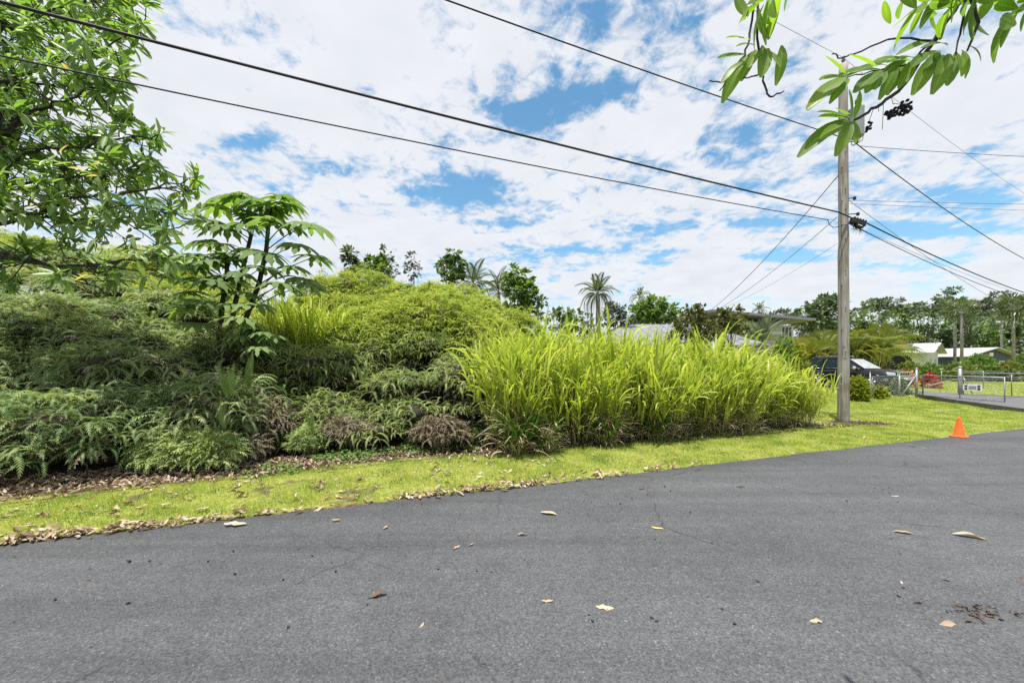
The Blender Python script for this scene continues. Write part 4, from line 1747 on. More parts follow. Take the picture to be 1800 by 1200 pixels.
def lobed_tree(label, stem, leaves, seed, size):
    """stem: list of points; leaves: (px, py, Y) leaf centres, each on a stalk from the stem"""
    rng = np.random.default_rng(seed)
    base = stem[0].copy()
    root = empty('lobed_leaf_tree', base)
    tag(root, label, 'tree')
    mb = MB()
    mb.tube([p - base for p in stem], list(np.linspace(.058, .032, len(stem))), 8)
    for t in np.linspace(.1, .95, 16):
        i = t * (len(stem) - 1)
        k = int(i)
        p = stem[k] + (stem[min(k + 1, len(stem) - 1)] - stem[k]) * (i - k) - base
        r = .058 + (.032 - .058) * t
        mb.tube([p - [0, 0, .008], p + [0, 0, .008]], r * 1.14, 8)
    mb.build('trunk', M['bark_dark'], root)
    sp = np.array([stem[k] + (stem[k + 1] - stem[k]) * t for k in range(len(stem) - 1) for t in np.linspace(0, 1, 8)])
    for (px, py, Y) in leaves:
        c = P(px, py, Y)
        # stalk leaves the stem a little below the leaf
        dd = np.hypot(*(sp[:, :2] - c[:2]).T) * .25 + np.abs(sp[:, 2] - (c[2] - .30 * np.hypot(*(sp[:, :2] - c[:2]).T) - .05))
        q = sp[np.argmin(dd)]
        st = MB()
        mid = (q + c) / 2 + [0, 0, .05]
        st.tube([q - base, mid - base, c - base], [.013, .010, .007], 5)
        st.build('leaf_stalk', M['lobed'], root)
        out = c - q
        out = out * [1, 1, 0]
        out = out / (np.linalg.norm(out) + 1e-6)
        d = np.array([out + rng.normal(0, .15, 3) * [1, 1, 0] + [0, 0, rng.uniform(-.3, .05)]])
        up = np.array([out * .35 + [0, -.1, 1.0]])
        R = frames(d, up)[0]
        o = link('leaf', MS_PL[rng.integers(0, 3)], root)
        m = Matrix((R * size * rng.uniform(.8, 1.15)).tolist()).to_4x4()
        m.translation = Vector((c - base).tolist())
        o.matrix_basis = m
    # drooping young leaves and red-brown sheath at the tip
    tip = stem[-1]
    for k in range(4):
        a = k * 1.6 + rng.uniform(0, .6)
        R = frames(np.array([[math.cos(a) * .6, math.sin(a) * .6, .2]]), np.array([[-math.cos(a) * .2, -math.sin(a) * .2, 1.0]]))[0]
        o = link('leaf', MS_PL[k % 3], root)
        m = Matrix((R * size * .75).tolist()).to_4x4()
        m.translation = Vector((tip - base + [0, 0, .03]).tolist())
        o.matrix_basis = m
    return root


YL = 7.6
def stem_pts(pts):
    q = [P(*p) for p in pts]
    g0 = q[0].copy()
    g0[2] = 0
    return [g0] + q


lobed_tree('tallest lobed-leaf tree, its dark ringed stem bending up to a drooping leafy top',
           stem_pts([(418, 640, YL), (432, 560, YL), (455, 500, YL), (468, 440, YL), (472, 395, YL), (478, 372, YL)]),
           [(505, 395, 7.3), (540, 395, 7.2), (500, 360, 7.5), (455, 355, 7.6), (425, 345, 7.7), (520, 430, 7.3), (550, 452, 7.3), (475, 390, 7.1), (465, 445, 7.0), (510, 470, 7.2), (530, 490, 7.4), (490, 500, 7.0), (495, 350, 7.3), (540, 500, 7.3)], 51, 1.08)
lobed_tree('slimmer lobed-leaf tree with tiered leaves, its stem just beside the tallest one',
           stem_pts([(395, 640, 7.9), (412, 540, 7.9), (425, 480, 7.9), (440, 420, 7.9), (447, 385, 7.9)]),
           [(400, 350, 7.8), (385, 365, 7.8), (375, 390, 7.6), (400, 400, 7.5), (430, 395, 7.5), (365, 425, 7.6), (390, 430, 7.4), (460, 470, 7.5), (440, 440, 7.6), (420, 515, 7.3), (445, 535, 7.2), (400, 490, 7.4)], 52, 1.05)
lobed_tree('low lobed-leaf tree with dark spreading leaves, nearest the broad-leaved tree',
           stem_pts([(385, 620, 7.3), (390, 540, 7.3), (398, 490, 7.3), (400, 455, 7.3)]),
           [(350, 450, 7.2), (345, 470, 7.0), (365, 460, 7.1), (335, 490, 7.1), (375, 495, 7.0), (330, 540, 6.9), (360, 530, 6.8), (395, 535, 6.9), (420, 560, 6.8), (350, 570, 7.0), (420, 480, 7.2), (330, 515, 7.2)], 53, .95)
lobed_tree('young lobed-leaf sapling sunk in the ferns below the tallest tree',
           stem_pts([(440, 640, 7.0), (442, 610, 7.0), (445, 585, 7.0)]),
           [(425, 590, 6.8), (460, 585, 6.8), (440, 570, 6.9), (480, 590, 6.9), (455, 610, 6.7), (410, 600, 6.9)], 54, .6)


# overhanging tree behind the camera: only its branches reach the picture
def overhang():
    rng = np.random.default_rng(77)
    base = np.array([5.2, -3.0, 0.0])
    root = empty('overhanging_tree', base)
    tag(root, 'broad-leaved branches with black fruit hanging down into view above the utility pole', 'tree')
    tr = MB()
    t0 = [base, base + [0, .1, 2.0], base + [-.2, .5, 3.6], base + [-.5, 1.2, 4.8]]
    tr.tube([p - base for p in t0], [.2, .17, .14, .10], 10)
    tr.build('trunk', M['bark'], root)
    D = 1.2
    knot = P(1700, -20, 1.149)
    knot2 = P(1330, -40, 1.197)
    PP, RR, SS = [], [], []

    def branch(pts, r0, r1):
        mb = MB()
        fine = []
        for a, b in zip(pts[:-1], pts[1:]):
            for t in np.linspace(0, 1, 4, endpoint=False):
                fine.append(a + (b - a) * t + rng.normal(0, .0018, 3))
        fine.append(pts[-1])
        mb.tube([p - base for p in fine], list(np.linspace(r0, r1, len(fine))), 6)
        mb.build('branch', M['bark_dark'], root)

    branch([t0[3], (t0[3] + knot) / 2 + [0, 0, .25], knot], .05, .013)
    branch([t0[3], (t0[3] + knot2) / 2 + [0, 0, .35], knot2], .05, .009)
    branch([knot, P(1650, 60, 1.173), P(1627, 93, D), P(1593, 146, D), P(1567, 171, D), P(1533, 193, D), P(1502, 211, D)], .008, .004)
    branch([knot, P(1640, 70, 1.197), P(1600, 112, 1.221), P(1547, 122, 1.245), P(1490, 136, 1.245)], .004, .0018)
    branch([knot, P(1690, 50, 1.173), P(1680, 95, 1.173)], .004, .0018)
    branch([knot, P(1720, 40, 1.173), P(1700, 90, 1.173)], .006, .0025)
    branch([P(1640, 70, 1.197), P(1560, 70, 1.245), P(1500, 95, 1.245), P(1478, 103, 1.245), P(1462, 95, 1.245)], .0035, .0018)
    branch([knot2, P(1318, 60, 1.197), P(1310, 97, 1.197), P(1290, 125, 1.197), P(1270, 145, 1.197), P(1247, 142, 1.197)], .004, .0018)
    branch([P(1310, 97, 1.197), P(1285, 130, 1.197), P(1265, 160, 1.197)], .003, .0017)
    branch([knot2, P(1335, 100, 1.197), P(1340, 130, 1.197), P(1345, 155, 1.197), P(1355, 172, 1.197), P(1378, 160, 1.197)], .004, .0023)
    branch([P(1340, 130, 1.197), P(1320, 135, 1.197), P(1306, 138, 1.197)], .003, .0017)

    def leaf(a, b, w=1.0, Y=D, roll=0.0):
        """one leaf from image point a to image point b"""
        p0, p1 = P(a[0], a[1], Y), P(b[0], b[1], Y - .03)
        d = p1 - p0
        L = np.linalg.norm(d)
        PP.append(p0)
        up = np.array([math.sin(roll), -.75, math.cos(roll) * .7])
        RR.append(frames(d[None], up[None])[0])
        SS.append(L)
    for a, b in [((1497, 208), (1493, 157)), ((1500, 210), (1512, 160)), ((1490, 206), (1442, 190)), ((1488, 210), (1420, 236)), ((1490, 212), (1446, 238)),
                 ((1496, 214), (1478, 260)), ((1500, 213), (1507, 248)), ((1486, 207), (1440, 205)), ((1495, 206), (1470, 190)), ((1492, 214), (1484, 255)), ((1490, 208), (1462, 200))]:
        leaf(a, b, Y=D + rng.uniform(-.045, .01))
    for a, b in [((1488, 134), (1452, 98)), ((1486, 134), (1441, 140)), ((1486, 136), (1428, 168)), ((1490, 138), (1455, 168)), ((1486, 135), (1434, 158)), ((1492, 138), (1470, 158)), ((1495, 130), (1478, 128)),
                 ((1545, 122), (1488, 127)), ((1540, 118), (1493, 95)), ((1548, 124), (1522, 163)), ((1550, 124), (1505, 155)), ((1556, 122), (1540, 152)), ((1575, 115), (1562, 150)), ((1570, 118), (1587, 132)), ((1560, 116), (1512, 100)),
                 ((1585, 112), (1540, 98)), ((1590, 110), (1575, 142)), ((1600, 108), (1550, 88)), ((1605, 106), (1590, 140)), ((1610, 104), (1580, 85)), ((1595, 105), (1560, 110))]:
        leaf(a, b, Y=1.22 + rng.uniform(-.06, .06))
    for a, b in [((1640, 100), (1617, 148)), ((1660, 97), (1640, 122)), ((1668, 95), (1653, 147)), ((1670, 97), (1665, 150)), ((1680, 92), (1684, 128)), ((1690, 88), (1720, 117)), ((1692, 92), (1702, 122)), ((1650, 92), (1630, 118)),
                 ((1630, 92), (1606, 112)), ((1655, 90), (1622, 95)), ((1700, 80), (1740, 90)), ((1690, 75), (1720, 60)), ((1665, 80), (1640, 60)), ((1645, 75), (1600, 62))]:
        leaf(a, b, Y=1.17 + rng.uniform(-.06, .06))
    for a, b in [((1312, 96), (1262, 102)), ((1312, 100), (1278, 148)), ((1322, 92), (1308, 128)), ((1330, 88), (1316, 118)), ((1350, 85), (1340, 130)), ((1352, 90), (1372, 118)), ((1374, 80), (1380, 125)), ((1312, 108), (1276, 118)), ((1340, 80), (1345, 110)), ((1325, 80), (1300, 70)), ((1318, 70), (1280, 60))]:
        leaf(a, b, Y=D + rng.uniform(-.045, .045))
    # the boughs above the picture's old upper edge
    for kx, ky, n in [(1700, 10, 14), (1640, 30, 12), (1740, 40, 9), (1600, 20, 9), (1330, 10, 11), (1300, 40, 7), (1560, 45, 8), (1770, 0, 10)]:
        p, R, s = rosette(rng, P(kx, ky, 1.17 + rng.uniform(-.1, .1)), np.array([-.4, .4, -.1]), n, .105)
        for i in range(n):
            PP.append(p[i])
            RR.append(R[i])
            SS.append(s[i])
    p, R, s = np.array(PP), np.array(RR), np.array(SS)
    wide = [(v * np.array([1.15, 1, 1]), t) for v, t in BL]
    scatter(root, wide, p, R, s, rng, M['over_leaf'], 'leaves', 'leaf', 300, proto_meshes('leaf', wide, M['over_leaf']))
    # fruit
    def cluster(px, py, r, n, fr):
        c = P(px, py, D)
        mb = MB()
        for _ in range(n):
            d = rng.normal(size=3)
            d = d / np.linalg.norm(d) * r * rng.uniform(.3, 1)
            mb.lathe([(0.0001, -fr), (fr * .8, -fr * .55), (fr, 0), (fr * .8, fr * .55), (.0001, fr)], c + d - base, 6)
            mb.tube([c - base + [0, 0, r * .5], c + d - base], .0007, 3)
        mb.build('fruit_cluster', M['fruit'], root)
    cluster(1589, 189, .022, 34, .0053)
    cluster(1569, 199, .017, 26, .0053)
    cluster(1526, 226, .0137, 9, .0043)
    cluster(1530, 215, .005, 3, .0043)
    st = MB()
    for a, b in [((1567, 171), (1570, 184)), ((1570, 182), (1585, 184)), ((1535, 192), (1528, 212)), ((1553, 181), (1551, 228)), ((1545, 187), (1544, 197))]:
        st.tube([P(*a, D) - base, P(*b, D) - base], .001, 4)
    st.build('fruit_stalks', M['bark_dark'], root)


overhang()


# ------------------------------------------------------------------ background trees
LEAFQ = (np.array([[0, 0, 0], [-.30, .5, .06], [.30, .5, .06], [0, 1, -.12]], float), tri([(0, 2, 1), (1, 2, 3)]))


def leafy(name, label, cat, base, h, lobes, n, size, mat, tr=.12, bark='bark', group=None, seed=0, lean=0.0, flat=1.0, twigs=8, droop=.1):
    """lobes: (dx, dy, z, r[, rz]) crown masses"""
    rng = np.random.default_rng(seed)
    base = np.array(base, float)
    root = empty(name, base)
    tag(root, label, cat, group)
    mb = MB()
    top = np.array([lean, 0, h * .8])
    mb.tube([[0, 0, -.1], top * .35 + rng.normal(0, .05, 3), top * .7 + rng.normal(0, .08, 3), top], [tr, tr * .8, tr * .5, tr * .2], 7)
    for l in lobes:
        c = np.array(l[:3], float)
        s = top * rng.uniform(.35, .8)
        s[2] = min(s[2], c[2] * .9)
        mb.tube([s, (s + c) / 2 + rng.normal(0, .05 * h * .2, 3), c], [tr * .4, tr * .25, tr * .1], 5)
        for _ in range(twigs):
            d = norm(rng.normal(size=3))
            e = c + d * np.array([l[3], l[3], (l[4] if len(l) > 4 else l[3] * .7)]) * .95
            mb.tube([c, (c + e) / 2 + [0, 0, .03 * l[3]], e], [tr * .10, tr * .07, tr * .03], 3, cap=False)
    mb.build('trunk', M[bark], root)
    vol = np.array([l[3] ** 2 for l in lobes])
    cnt = np.maximum(20, (n * vol / vol.sum())).astype(int)
    PP, DD = [], []
    for l, k in zip(lobes, cnt):
        d = norm(rng.normal(size=(k, 3)))
        rr = rng.uniform(.3, 1.05, k) ** .45
        ax = np.array([l[3], l[3], (l[4] if len(l) > 4 else l[3] * .7)])
        # sprays bunch into tufts, leaving gaps
        nt = max(6, k // 26)
        tc = norm(rng.normal(size=(nt, 3))) * (rng.uniform(.45, 1.0, nt) ** .5)[:, None]
        a = rng.integers(0, nt, k)
        q = np.where(rng.random(k)[:, None] < .78, tc[a] + rng.normal(0, .15, (k, 3)), d * rr[:, None])
        PP.append(np.array(l[:3]) + q * ax)
        DD.append(norm(q + rng.normal(0, .6, (k, 3)) + [0, 0, -droop]))
    p, d = np.concatenate(PP) + base, np.concatenate(DD)
    R = frames(d, np.array([0, 0, 1.0]) + rng.normal(size=p.shape) * .5)
    scatter(root, [LEAFQ], p, R, size * rng.uniform(.6, 1.3, len(p)), rng, M[mat] if isinstance(mat, str) else mat, 'crown')
    return root


def lobes_px(cx, cy_list, Y, base):
    """crown masses from image discs (px, py, radius px)"""
    out = []
    for i, (px, py, r) in enumerate(cy_list):
        c = P(px, py, Y + (i % 3 - 1) * .4)
        rr = r / FPX * Y
        out.append((c[0] - base[0], c[1] - base[1], c[2], rr, rr * .75))
    return out


def bg_tree(label, bx, Y, top, discs, n, size, mat, tr=.12, name='background_tree', cat='tree', group=None, seed=0, bark='bark', droop=.1):
    b = P(bx, HOR, Y)
    b[2] = 0
    h = CAMH + (HOR - top) / FPX * Y
    return leafy(name, label, cat, b, h, lobes_px(bx, discs, Y, b), n, size, mat, tr, bark, group, seed, droop=droop)


# behind the mound
bg_tree('dark narrow tree standing up alone behind the mound crest', 617, 24, 432, [(616, 442, 8), (614, 455, 9), (618, 468, 10), (620, 480, 9), (626, 470, 7)], 520, .34, 'tree_c', .10, seed=1)
bg_tree('bushy bright green sapling just beyond the mound crest', 655, 19, 455, [(650, 465, 14), (668, 462, 12), (640, 470, 9), (675, 474, 10), (660, 480, 14)], 700, .26, 'tree_b', .08, seed=2)
bg_tree('thin sparse tree with a bare spindly top behind the mound crest', 684, 24, 428, [(680, 452, 8), (688, 465, 9), (685, 480, 12), (676, 436, 3)], 200, .25, 'tree_c', .06, seed=3)
bg_tree('nearly leafless grey tree behind the mound', 728, 24, 430, [(728, 455, 12), (735, 465, 10), (720, 470, 11), (728, 480, 14)], 190, .22, 'tree_far', .07, seed=4)
bg_tree('open round-topped tree with airy foliage at the end of the mound crest', 794, 20, 440, [(798, 447, 10), (783, 462, 12), (800, 465, 14), (790, 478, 12), (805, 480, 10), (778, 470, 8), (792, 490, 14)], 900, .26, 'tree_a', .09, seed=5)
bg_tree('leafy bright tree with big bunched leaves beside the second coconut palm', 910, 18, 470, [(905, 482, 16), (922, 490, 15), (895, 500, 13), (915, 510, 20), (930, 520, 14), (905, 530, 18), (925, 545, 18), (898, 550, 16)], 1500, .27, 'tree_b', .1, seed=6)
bg_tree('thin leaning tree at the edge of the tall grass top', 947, 18, 510, [(944, 520, 7), (952, 530, 8), (945, 545, 9), (940, 560, 9)], 240, .22, 'tree_a', .09, seed=7)
bg_tree('dark low bush far behind the tall grass', 985, 24, 540, [(970, 555, 12), (990, 552, 14), (1010, 556, 14), (1000, 570, 16)], 500, .3, 'tree_a', .08, seed=8)
bg_tree('round dense green tree behind the grey roof', 1148, 27, 522, [(1130, 545, 18), (1150, 536, 20), (1170, 545, 18), (1140, 558, 20), (1165, 560, 20), (1115, 555, 14), (1185, 556, 12)], 1900, .34, 'tree_b', .14, seed=9)
bg_tree('pale wispy tree beside the single tall coconut palm', 1082, 24, 530, [(1075, 545, 14), (1092, 540, 12), (1085, 558, 16), (1065, 560, 12), (1100, 560, 12)], 600, .28, 'tree_far', .1, seed=10)
# vine-covered shrubs in front of the grey roof
bg_tree('vine-smothered brownish shrub with a leafy green top, in front of the grey roof', 1222, 16, 533, [(1215, 542, 12), (1228, 545, 12), (1222, 560, 18), (1205, 575, 18), (1240, 580, 22), (1215, 590, 24), (1255, 595, 22), (1190, 590, 16)], 2000, .18, 'vine', .10, name='vine_shrub', cat='shrub', seed=11)
bg_tree('twiggy yellow-green shrub with vines, beside the brownish one', 1285, 17, 540, [(1270, 555, 12), (1288, 548, 14), (1300, 556, 12), (1280, 568, 18), (1298, 572, 14), (1262, 570, 12)], 1100, .18, 'vine', .08, name='vine_shrub', cat='shrub', seed=12)
bg_tree('dark-leaved tree beyond the beige house, beside the utility pole', 1445, 38, 520, [(1415, 550, 12), (1430, 540, 14), (1450, 532, 16), (1468, 535, 14), (1440, 555, 20), (1465, 560, 20), (1420, 565, 16)], 1700, .5, 'tree_c', .2, seed=13)
bg_tree('low dim tree behind the beige roof', 1370, 45, 550, [(1350, 560, 14), (1375, 556, 16), (1395, 560, 14), (1330, 562, 12)], 600, .5, 'tree_far', .2, seed=14)
bg_tree('small bush between the beige house and the silvery palm', 1308, 24, 560, [(1300, 575, 14), (1316, 580, 14), (1308, 592, 16)], 600, .25, 'hedge', .08, seed=15)


# far forest at the right
def forest():
    rng = np.random.default_rng(8)
    lab_top = 'flat-topped wispy tree on the far skyline behind the pale house'
    spec = [(1512, 575, 545, 78), (1535, 528, 540, 62), (1552, 522, 540, 66), (1575, 533, 545, 64), (1598, 536, 545, 66), (1618, 532, 545, 62), (1640, 535, 545, 68), (1662, 507, 540, 62), (1680, 525, 545, 66), (1704, 540, 550, 64), (1722, 528, 545, 62), (1742, 520, 548, 66), (1766, 512, 545, 62), (1790, 520, 545, 66), (1815, 510, 540, 62), (1845, 520, 545, 64), (1880, 515, 545, 66)]
    for i, (px, top, low, Y) in enumerate(spec):
        Y += 14
        d = []
        for k in range(5):
            d.append((px + rng.uniform(-16, 16), top + 5 + (low - top) * k / 4 + rng.uniform(-3, 3), rng.uniform(8, 14)))
        b = P(px, HOR, Y)
        b[2] = 0
        lob = []
        for (x, y, r) in d:
            c = P(x, y, Y + rng.uniform(-2, 2))
            rr = r / FPX * Y
            lob.append((c[0] - b[0], c[1] - b[1], c[2], rr, rr * .32))
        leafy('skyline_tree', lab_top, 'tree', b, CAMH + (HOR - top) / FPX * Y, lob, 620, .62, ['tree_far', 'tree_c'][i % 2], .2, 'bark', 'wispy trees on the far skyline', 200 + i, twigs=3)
    lab_mid = 'dense mid green tree in the belt behind the far houses'
    for i in range(26):
        px = 1440 + i * 18 + rng.uniform(-8, 8)
        Y = rng.uniform(62, 70)
        top = rng.uniform(553, 575)
        d = [(px + rng.uniform(-14, 14), y, rng.uniform(13, 20)) for y in np.linspace(top + 8, 632, 5)]
        bg_tree(lab_mid, px, Y, top, d, 900, .6, ['tree_a', 'tree_b', 'tree_a', 'tree_c'][i % 4], .2, 'belt_tree', 'tree', 'tree belt behind the far houses', 300 + i)
    # low growth closing the view between the grass and the pole
    for i in range(9):
        px = 1000 + i * 52 + rng.uniform(-10, 10)
        Y = rng.uniform(48, 58)
        top = rng.uniform(560, 572)
        d = [(px + rng.uniform(-22, 22), y, rng.uniform(16, 24)) for y in np.linspace(top + 8, 632, 5)]
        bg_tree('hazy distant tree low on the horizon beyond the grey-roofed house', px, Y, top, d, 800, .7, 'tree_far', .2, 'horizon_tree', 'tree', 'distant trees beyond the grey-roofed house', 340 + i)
    for i in range(12):
        px = -150 + i * 95 + rng.uniform(-10, 10)
        Y = rng.uniform(32, 40)
        top = rng.uniform(520, 545)
        d = [(px + rng.uniform(-40, 40), y, rng.uniform(26, 38)) for y in np.linspace(top + 12, 632, 5)]
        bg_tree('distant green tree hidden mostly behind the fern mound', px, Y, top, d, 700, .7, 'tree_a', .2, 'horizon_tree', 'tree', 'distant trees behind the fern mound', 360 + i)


forest()


# palms
def pinnate(nl=22, L=1.0, leaf=.34, droop=.55, wid=.018, vee=.25, hang=.35):
    """palm frond along +Y: rachis and leaflets"""
    rib = lambda s: np.array([0, L * (s - .25 * droop * s * s), L * (.18 * math.sin(s * 1.6) - droop * s ** 2.2)])
    V, T = [], []
    for i in range(9):
        s = i / 8
        w = .012 * (1 - .8 * s)
        p = rib(s)
        V += [p + [-w, 0, 0], p + [w, 0, 0]]
    for i in range(8):
        T += [(2 * i, 2 * i + 1, 2 * i + 3), (2 * i, 2 * i + 3, 2 * i + 2)]
    for i in range(nl):
        s = .12 + .88 * (i + .5) / nl
        p = rib(s)
        l = leaf * math.sin(math.pi * (.12 + .80 * s)) ** .7
        for sg in (-1, 1):
            k = len(V)
            tipv = p + np.array([sg * l * .8, l * .55, l * (vee - hang)])
            mid = p + np.array([sg * l * .45, l * .28, l * vee * .6])
            V += [p, mid + [0, -wid, 0], mid + [0, wid, 0], tipv]
            T += [(k, k + 1, k + 2), (k + 1, k + 3, k + 2)]
    return np.array(V, float), tri(T)


PALM = [pinnate(24, 1, .30, .6), pinnate(24, 1, .30, .95, hang=.55), pinnate(24, 1, .26, .25)]
ARECA = [pinnate(20, 1, .34, .55, vee=.3), pinnate(20, 1, .34, .95, vee=.3)]
MS_PALM = proto_meshes('frond', PALM, M['palm'])
MS_ARECA = proto_meshes('frond', ARECA, M['areca'])
MS_SILV = proto_meshes('frond', [pinnate(26, 1, .22, .18, vee=.2, hang=.1), pinnate(26, 1, .22, .4, vee=.2, hang=.1)], M['palm_silver'])


def palm(name, label, base, H, nf, L, meshes, seed, tr=.13, up=(-.4, 1.1), group=None, bark='palm_bark', lean=(0, 0), cat='palm'):
    rng = np.random.default_rng(seed)
    root = empty(name, base)
    tag(root, label, cat, group)
    mb = MB()
    top = np.array([lean[0], lean[1], H])
    pts = [top * t + np.array([0, 0, 0]) for t in np.linspace(0, 1, 7)]
    pts[0] = np.array([0, 0, -.1])
    mb.tube(pts, list(np.linspace(tr * 1.25, tr * .8, 7)), 8)
    mb.build('trunk', M[bark], root)
    for k in range(nf):
        a = k * 2.399 + rng.uniform(-.2, .2)
        e = up[0] + (up[1] - up[0]) * ((k + .5) / nf)
        d = np.array([[math.cos(a) * math.cos(e), math.sin(a) * math.cos(e), math.sin(e)]])
        upv = np.array([[-math.cos(a) * math.sin(e), -math.sin(a) * math.sin(e), math.cos(e)]])
        R = frames(d, upv)[0]
        i = (1 if k < nf * .4 else (0 if k < nf * .75 else len(meshes) - 1)) % len(meshes)
        o = link('frond', meshes[i], root)
        m = Matrix((R * L * rng.uniform(.85, 1.1)).tolist()).to_4x4()
        m.translation = Vector(top.tolist())
        o.matrix_basis = m
    return root


def gbase(px, Y):
    b = P(px, HOR, Y)
    b[2] = 0
    return b


def zpx(py, Y):
    return CAMH + (HOR - py) / FPX * Y


palm('coconut_palm', 'shaggy coconut palm with grey-green drooping fronds, nearest the airy tree', gbase(832, 20), zpx(498, 20), 20, 1.35, MS_PALM, 71, up=(-.7, 1.2))
palm('coconut_palm', 'coconut palm with stiff upright fronds, between two leafy trees', gbase(876, 19), zpx(515, 19), 14, 1.35, MS_PALM, 72, up=(-.3, 1.4))
palm('coconut_palm', 'single tall coconut palm rising over the tall grass against the clouds', gbase(1051, 20), zpx(517, 20), 24, 1.25, MS_PALM, 73, up=(-.7, 1.3))
palm('coconut_palm', 'small distant coconut palm peeping over the round tree', gbase(1124, 34), zpx(522, 34), 12, 1.1, MS_PALM, 74, up=(-.3, 1.3))
palm('coconut_palm', 'tiny dark palm tuft showing above the beige roof', gbase(1334, 48), zpx(546, 48), 12, 1.3, MS_PALM, 75, up=(-.2, 1.3))
palm('silver_palm', 'silvery palm with stiff fanned fronds in front of the beige house', gbase(1340, 19), zpx(602, 19), 22, 1.55, MS_SILV, 76, tr=.15, up=(.05, 1.4))


def areca_clump(label, px, Y, top, spread, nst, seed, group=None):
    rng = np.random.default_rng(seed)
    b = gbase(px, Y)
    root = empty('areca_palm', b)
    tag(root, label, 'palm', group)
    H = zpx(top, Y)
    mb = MB()
    for k in range(nst):
        a, r = rng.uniform(0, 6.28), spread * math.sqrt(rng.random())
        hx = np.array([math.cos(a) * r, math.sin(a) * r * .7, 0])
        hh = H * rng.uniform(.45, .72)
        tp = hx * 1.35 + [0, 0, hh]
        mb.tube([hx * .5, hx + [0, 0, hh * .5], tp], [.05, .045, .035], 6)
        for j in range(7):
            aa = rng.uniform(0, 6.28)
            e = rng.uniform(.3, 1.35)
            d = np.array([[math.cos(aa) * math.cos(e), math.sin(aa) * math.cos(e), math.sin(e)]])
            upv = np.array([[-math.cos(aa) * math.sin(e), -math.sin(aa) * math.sin(e), math.cos(e)]])
            o = link('frond', MS_ARECA[rng.integers(0, 2)], root)
            m = Matrix((frames(d, upv)[0] * (H - hh) * rng.uniform(.95, 1.35)).tolist()).to_4x4()
            m.translation = Vector((tp).tolist())
            o.matrix_basis = m
    mb.build('stems', M['areca'], root)


areca_clump('golden areca palm clump behind the parked car, hidden partly by the utility pole', 1425, 27, 582, 1.5, 9, 81)
areca_clump('yellow areca palm clump leaning out beside the utility pole, above the car roof', 1470, 28, 578, 1.2, 7, 82)
areca_clump('big arching areca palm clump over the car bonnet', 1522, 25, 587, .9, 11, 83)
areca_clump('areca palm clump with a bright yellow frond, nearest the pale house', 1550, 27, 594, .5, 6, 84)
areca_clump('dull green areca palm clump behind the big arching one', 1512, 33, 572, 1.6, 8, 85)


# fan palms: tall trunks with round heads of fan leaves
def fan_leaf():
    parts = []
    nseg = 13
    for k in range(nseg):
        a = -1.9 + 3.8 * k / (nseg - 1)
        L = 1.0 - .12 * abs(a)
        v = np.array([[-.0, .25, 0], [-.065, .75 * L, -.02], [.065, .75 * L, -.02], [0, 1.1 * L, -.2 - .12 * abs(a)]])
        parts.append((v @ rotz(a).T, tri([(0, 2, 1), (1, 2, 3)])))
    parts.append((np.array([[-.02, -.8, 0], [.02, -.8, 0], [0, .3, 0]]), tri([(0, 1, 2)])))
    v, t = join(parts)
    return v + [0, .8, 0], t


MS_FAN = [np_mesh('fan_leaf', *fan_leaf(), M['palm'])]


def fan_palm(label, px, Y, headpy, r, seed, n=26):
    rng = np.random.default_rng(seed)
    b = gbase(px, Y)
    root = empty('fan_palm', b)
    tag(root, label, 'palm')
    H = zpx(headpy, Y)
    mb = MB()
    mb.tube([[0, 0, -.1], [.05, 0, H * .5], [0, 0, H]], [.16, .13, .11], 8)
    mb.build('trunk', M['palm_bark'], root)
    for k in range(n):
        a = k * 2.399
        e = -.9 + 2.1 * (k + .5) / n
        d = np.array([[math.cos(a) * math.cos(e), math.sin(a) * math.cos(e), math.sin(e)]])
        upv = np.array([[-math.cos(a) * math.sin(e), -math.sin(a) * math.sin(e), math.cos(e) + .01]])
        o = link('fan_leaf', MS_FAN[0], root)
        m = Matrix((frames(d, upv)[0] * r * .55 * rng.uniform(.85, 1.15)).tolist()).to_4x4()
        m.translation = Vector((0, 0, H))
        o.matrix_basis = m


fan_palm('fan palm with the paler head, first of the close pair before the blue house', 1678, 44, 543, 1.75, 91)
fan_palm('fan palm with the darker head, second of the close pair before the blue house', 1690, 41, 548, 1.75, 92)
fan_palm('lone tall fan palm in front of the blue gable', 1781, 43, 541, 2.0, 93, 34)
fan_palm('slender fan palm standing back behind the blue house ridge', 1760, 54, 566, 1.7, 94)


# hedges and shrubs at the right
def shrub(label, px, py, Y, rpx, hpx, n, size, mat, seed, name='shrub', group=None, cat='shrub'):
    b = gbase(px, Y)
    rng = np.random.default_rng(seed)
    root = empty(name, b)
    tag(root, label, cat, group)
    r, h = rpx / FPX * Y, hpx / FPX * Y
    d = norm(rng.normal(size=(n, 3)))
    d[:, 2] = np.abs(d[:, 2])
    q = d * np.array([r, r * .8, h]) * (rng.uniform(.35, 1.0, n) ** .5)[:, None]
    dd = norm(d + [0, 0, .5] + rng.normal(size=d.shape) * .4)
    scatter(root, [LEAFQ], q + b, frames(dd, np.array([0, 0, 1.0]) + rng.normal(size=d.shape) * .5), size * rng.uniform(.6, 1.3, n), rng, M[mat], 'foliage')
    mb = MB()
    for k in range(9):
        a = rng.uniform(0, 6.28)
        mb.tube([[0, 0, -.05], [math.cos(a) * r * .3, math.sin(a) * r * .3, h * .35], [math.cos(a) * r * .7, math.sin(a) * r * .6, h * .75]], [.02, .014, .006], 4)
    mb.build('stems', M['bark'], root)
    return root


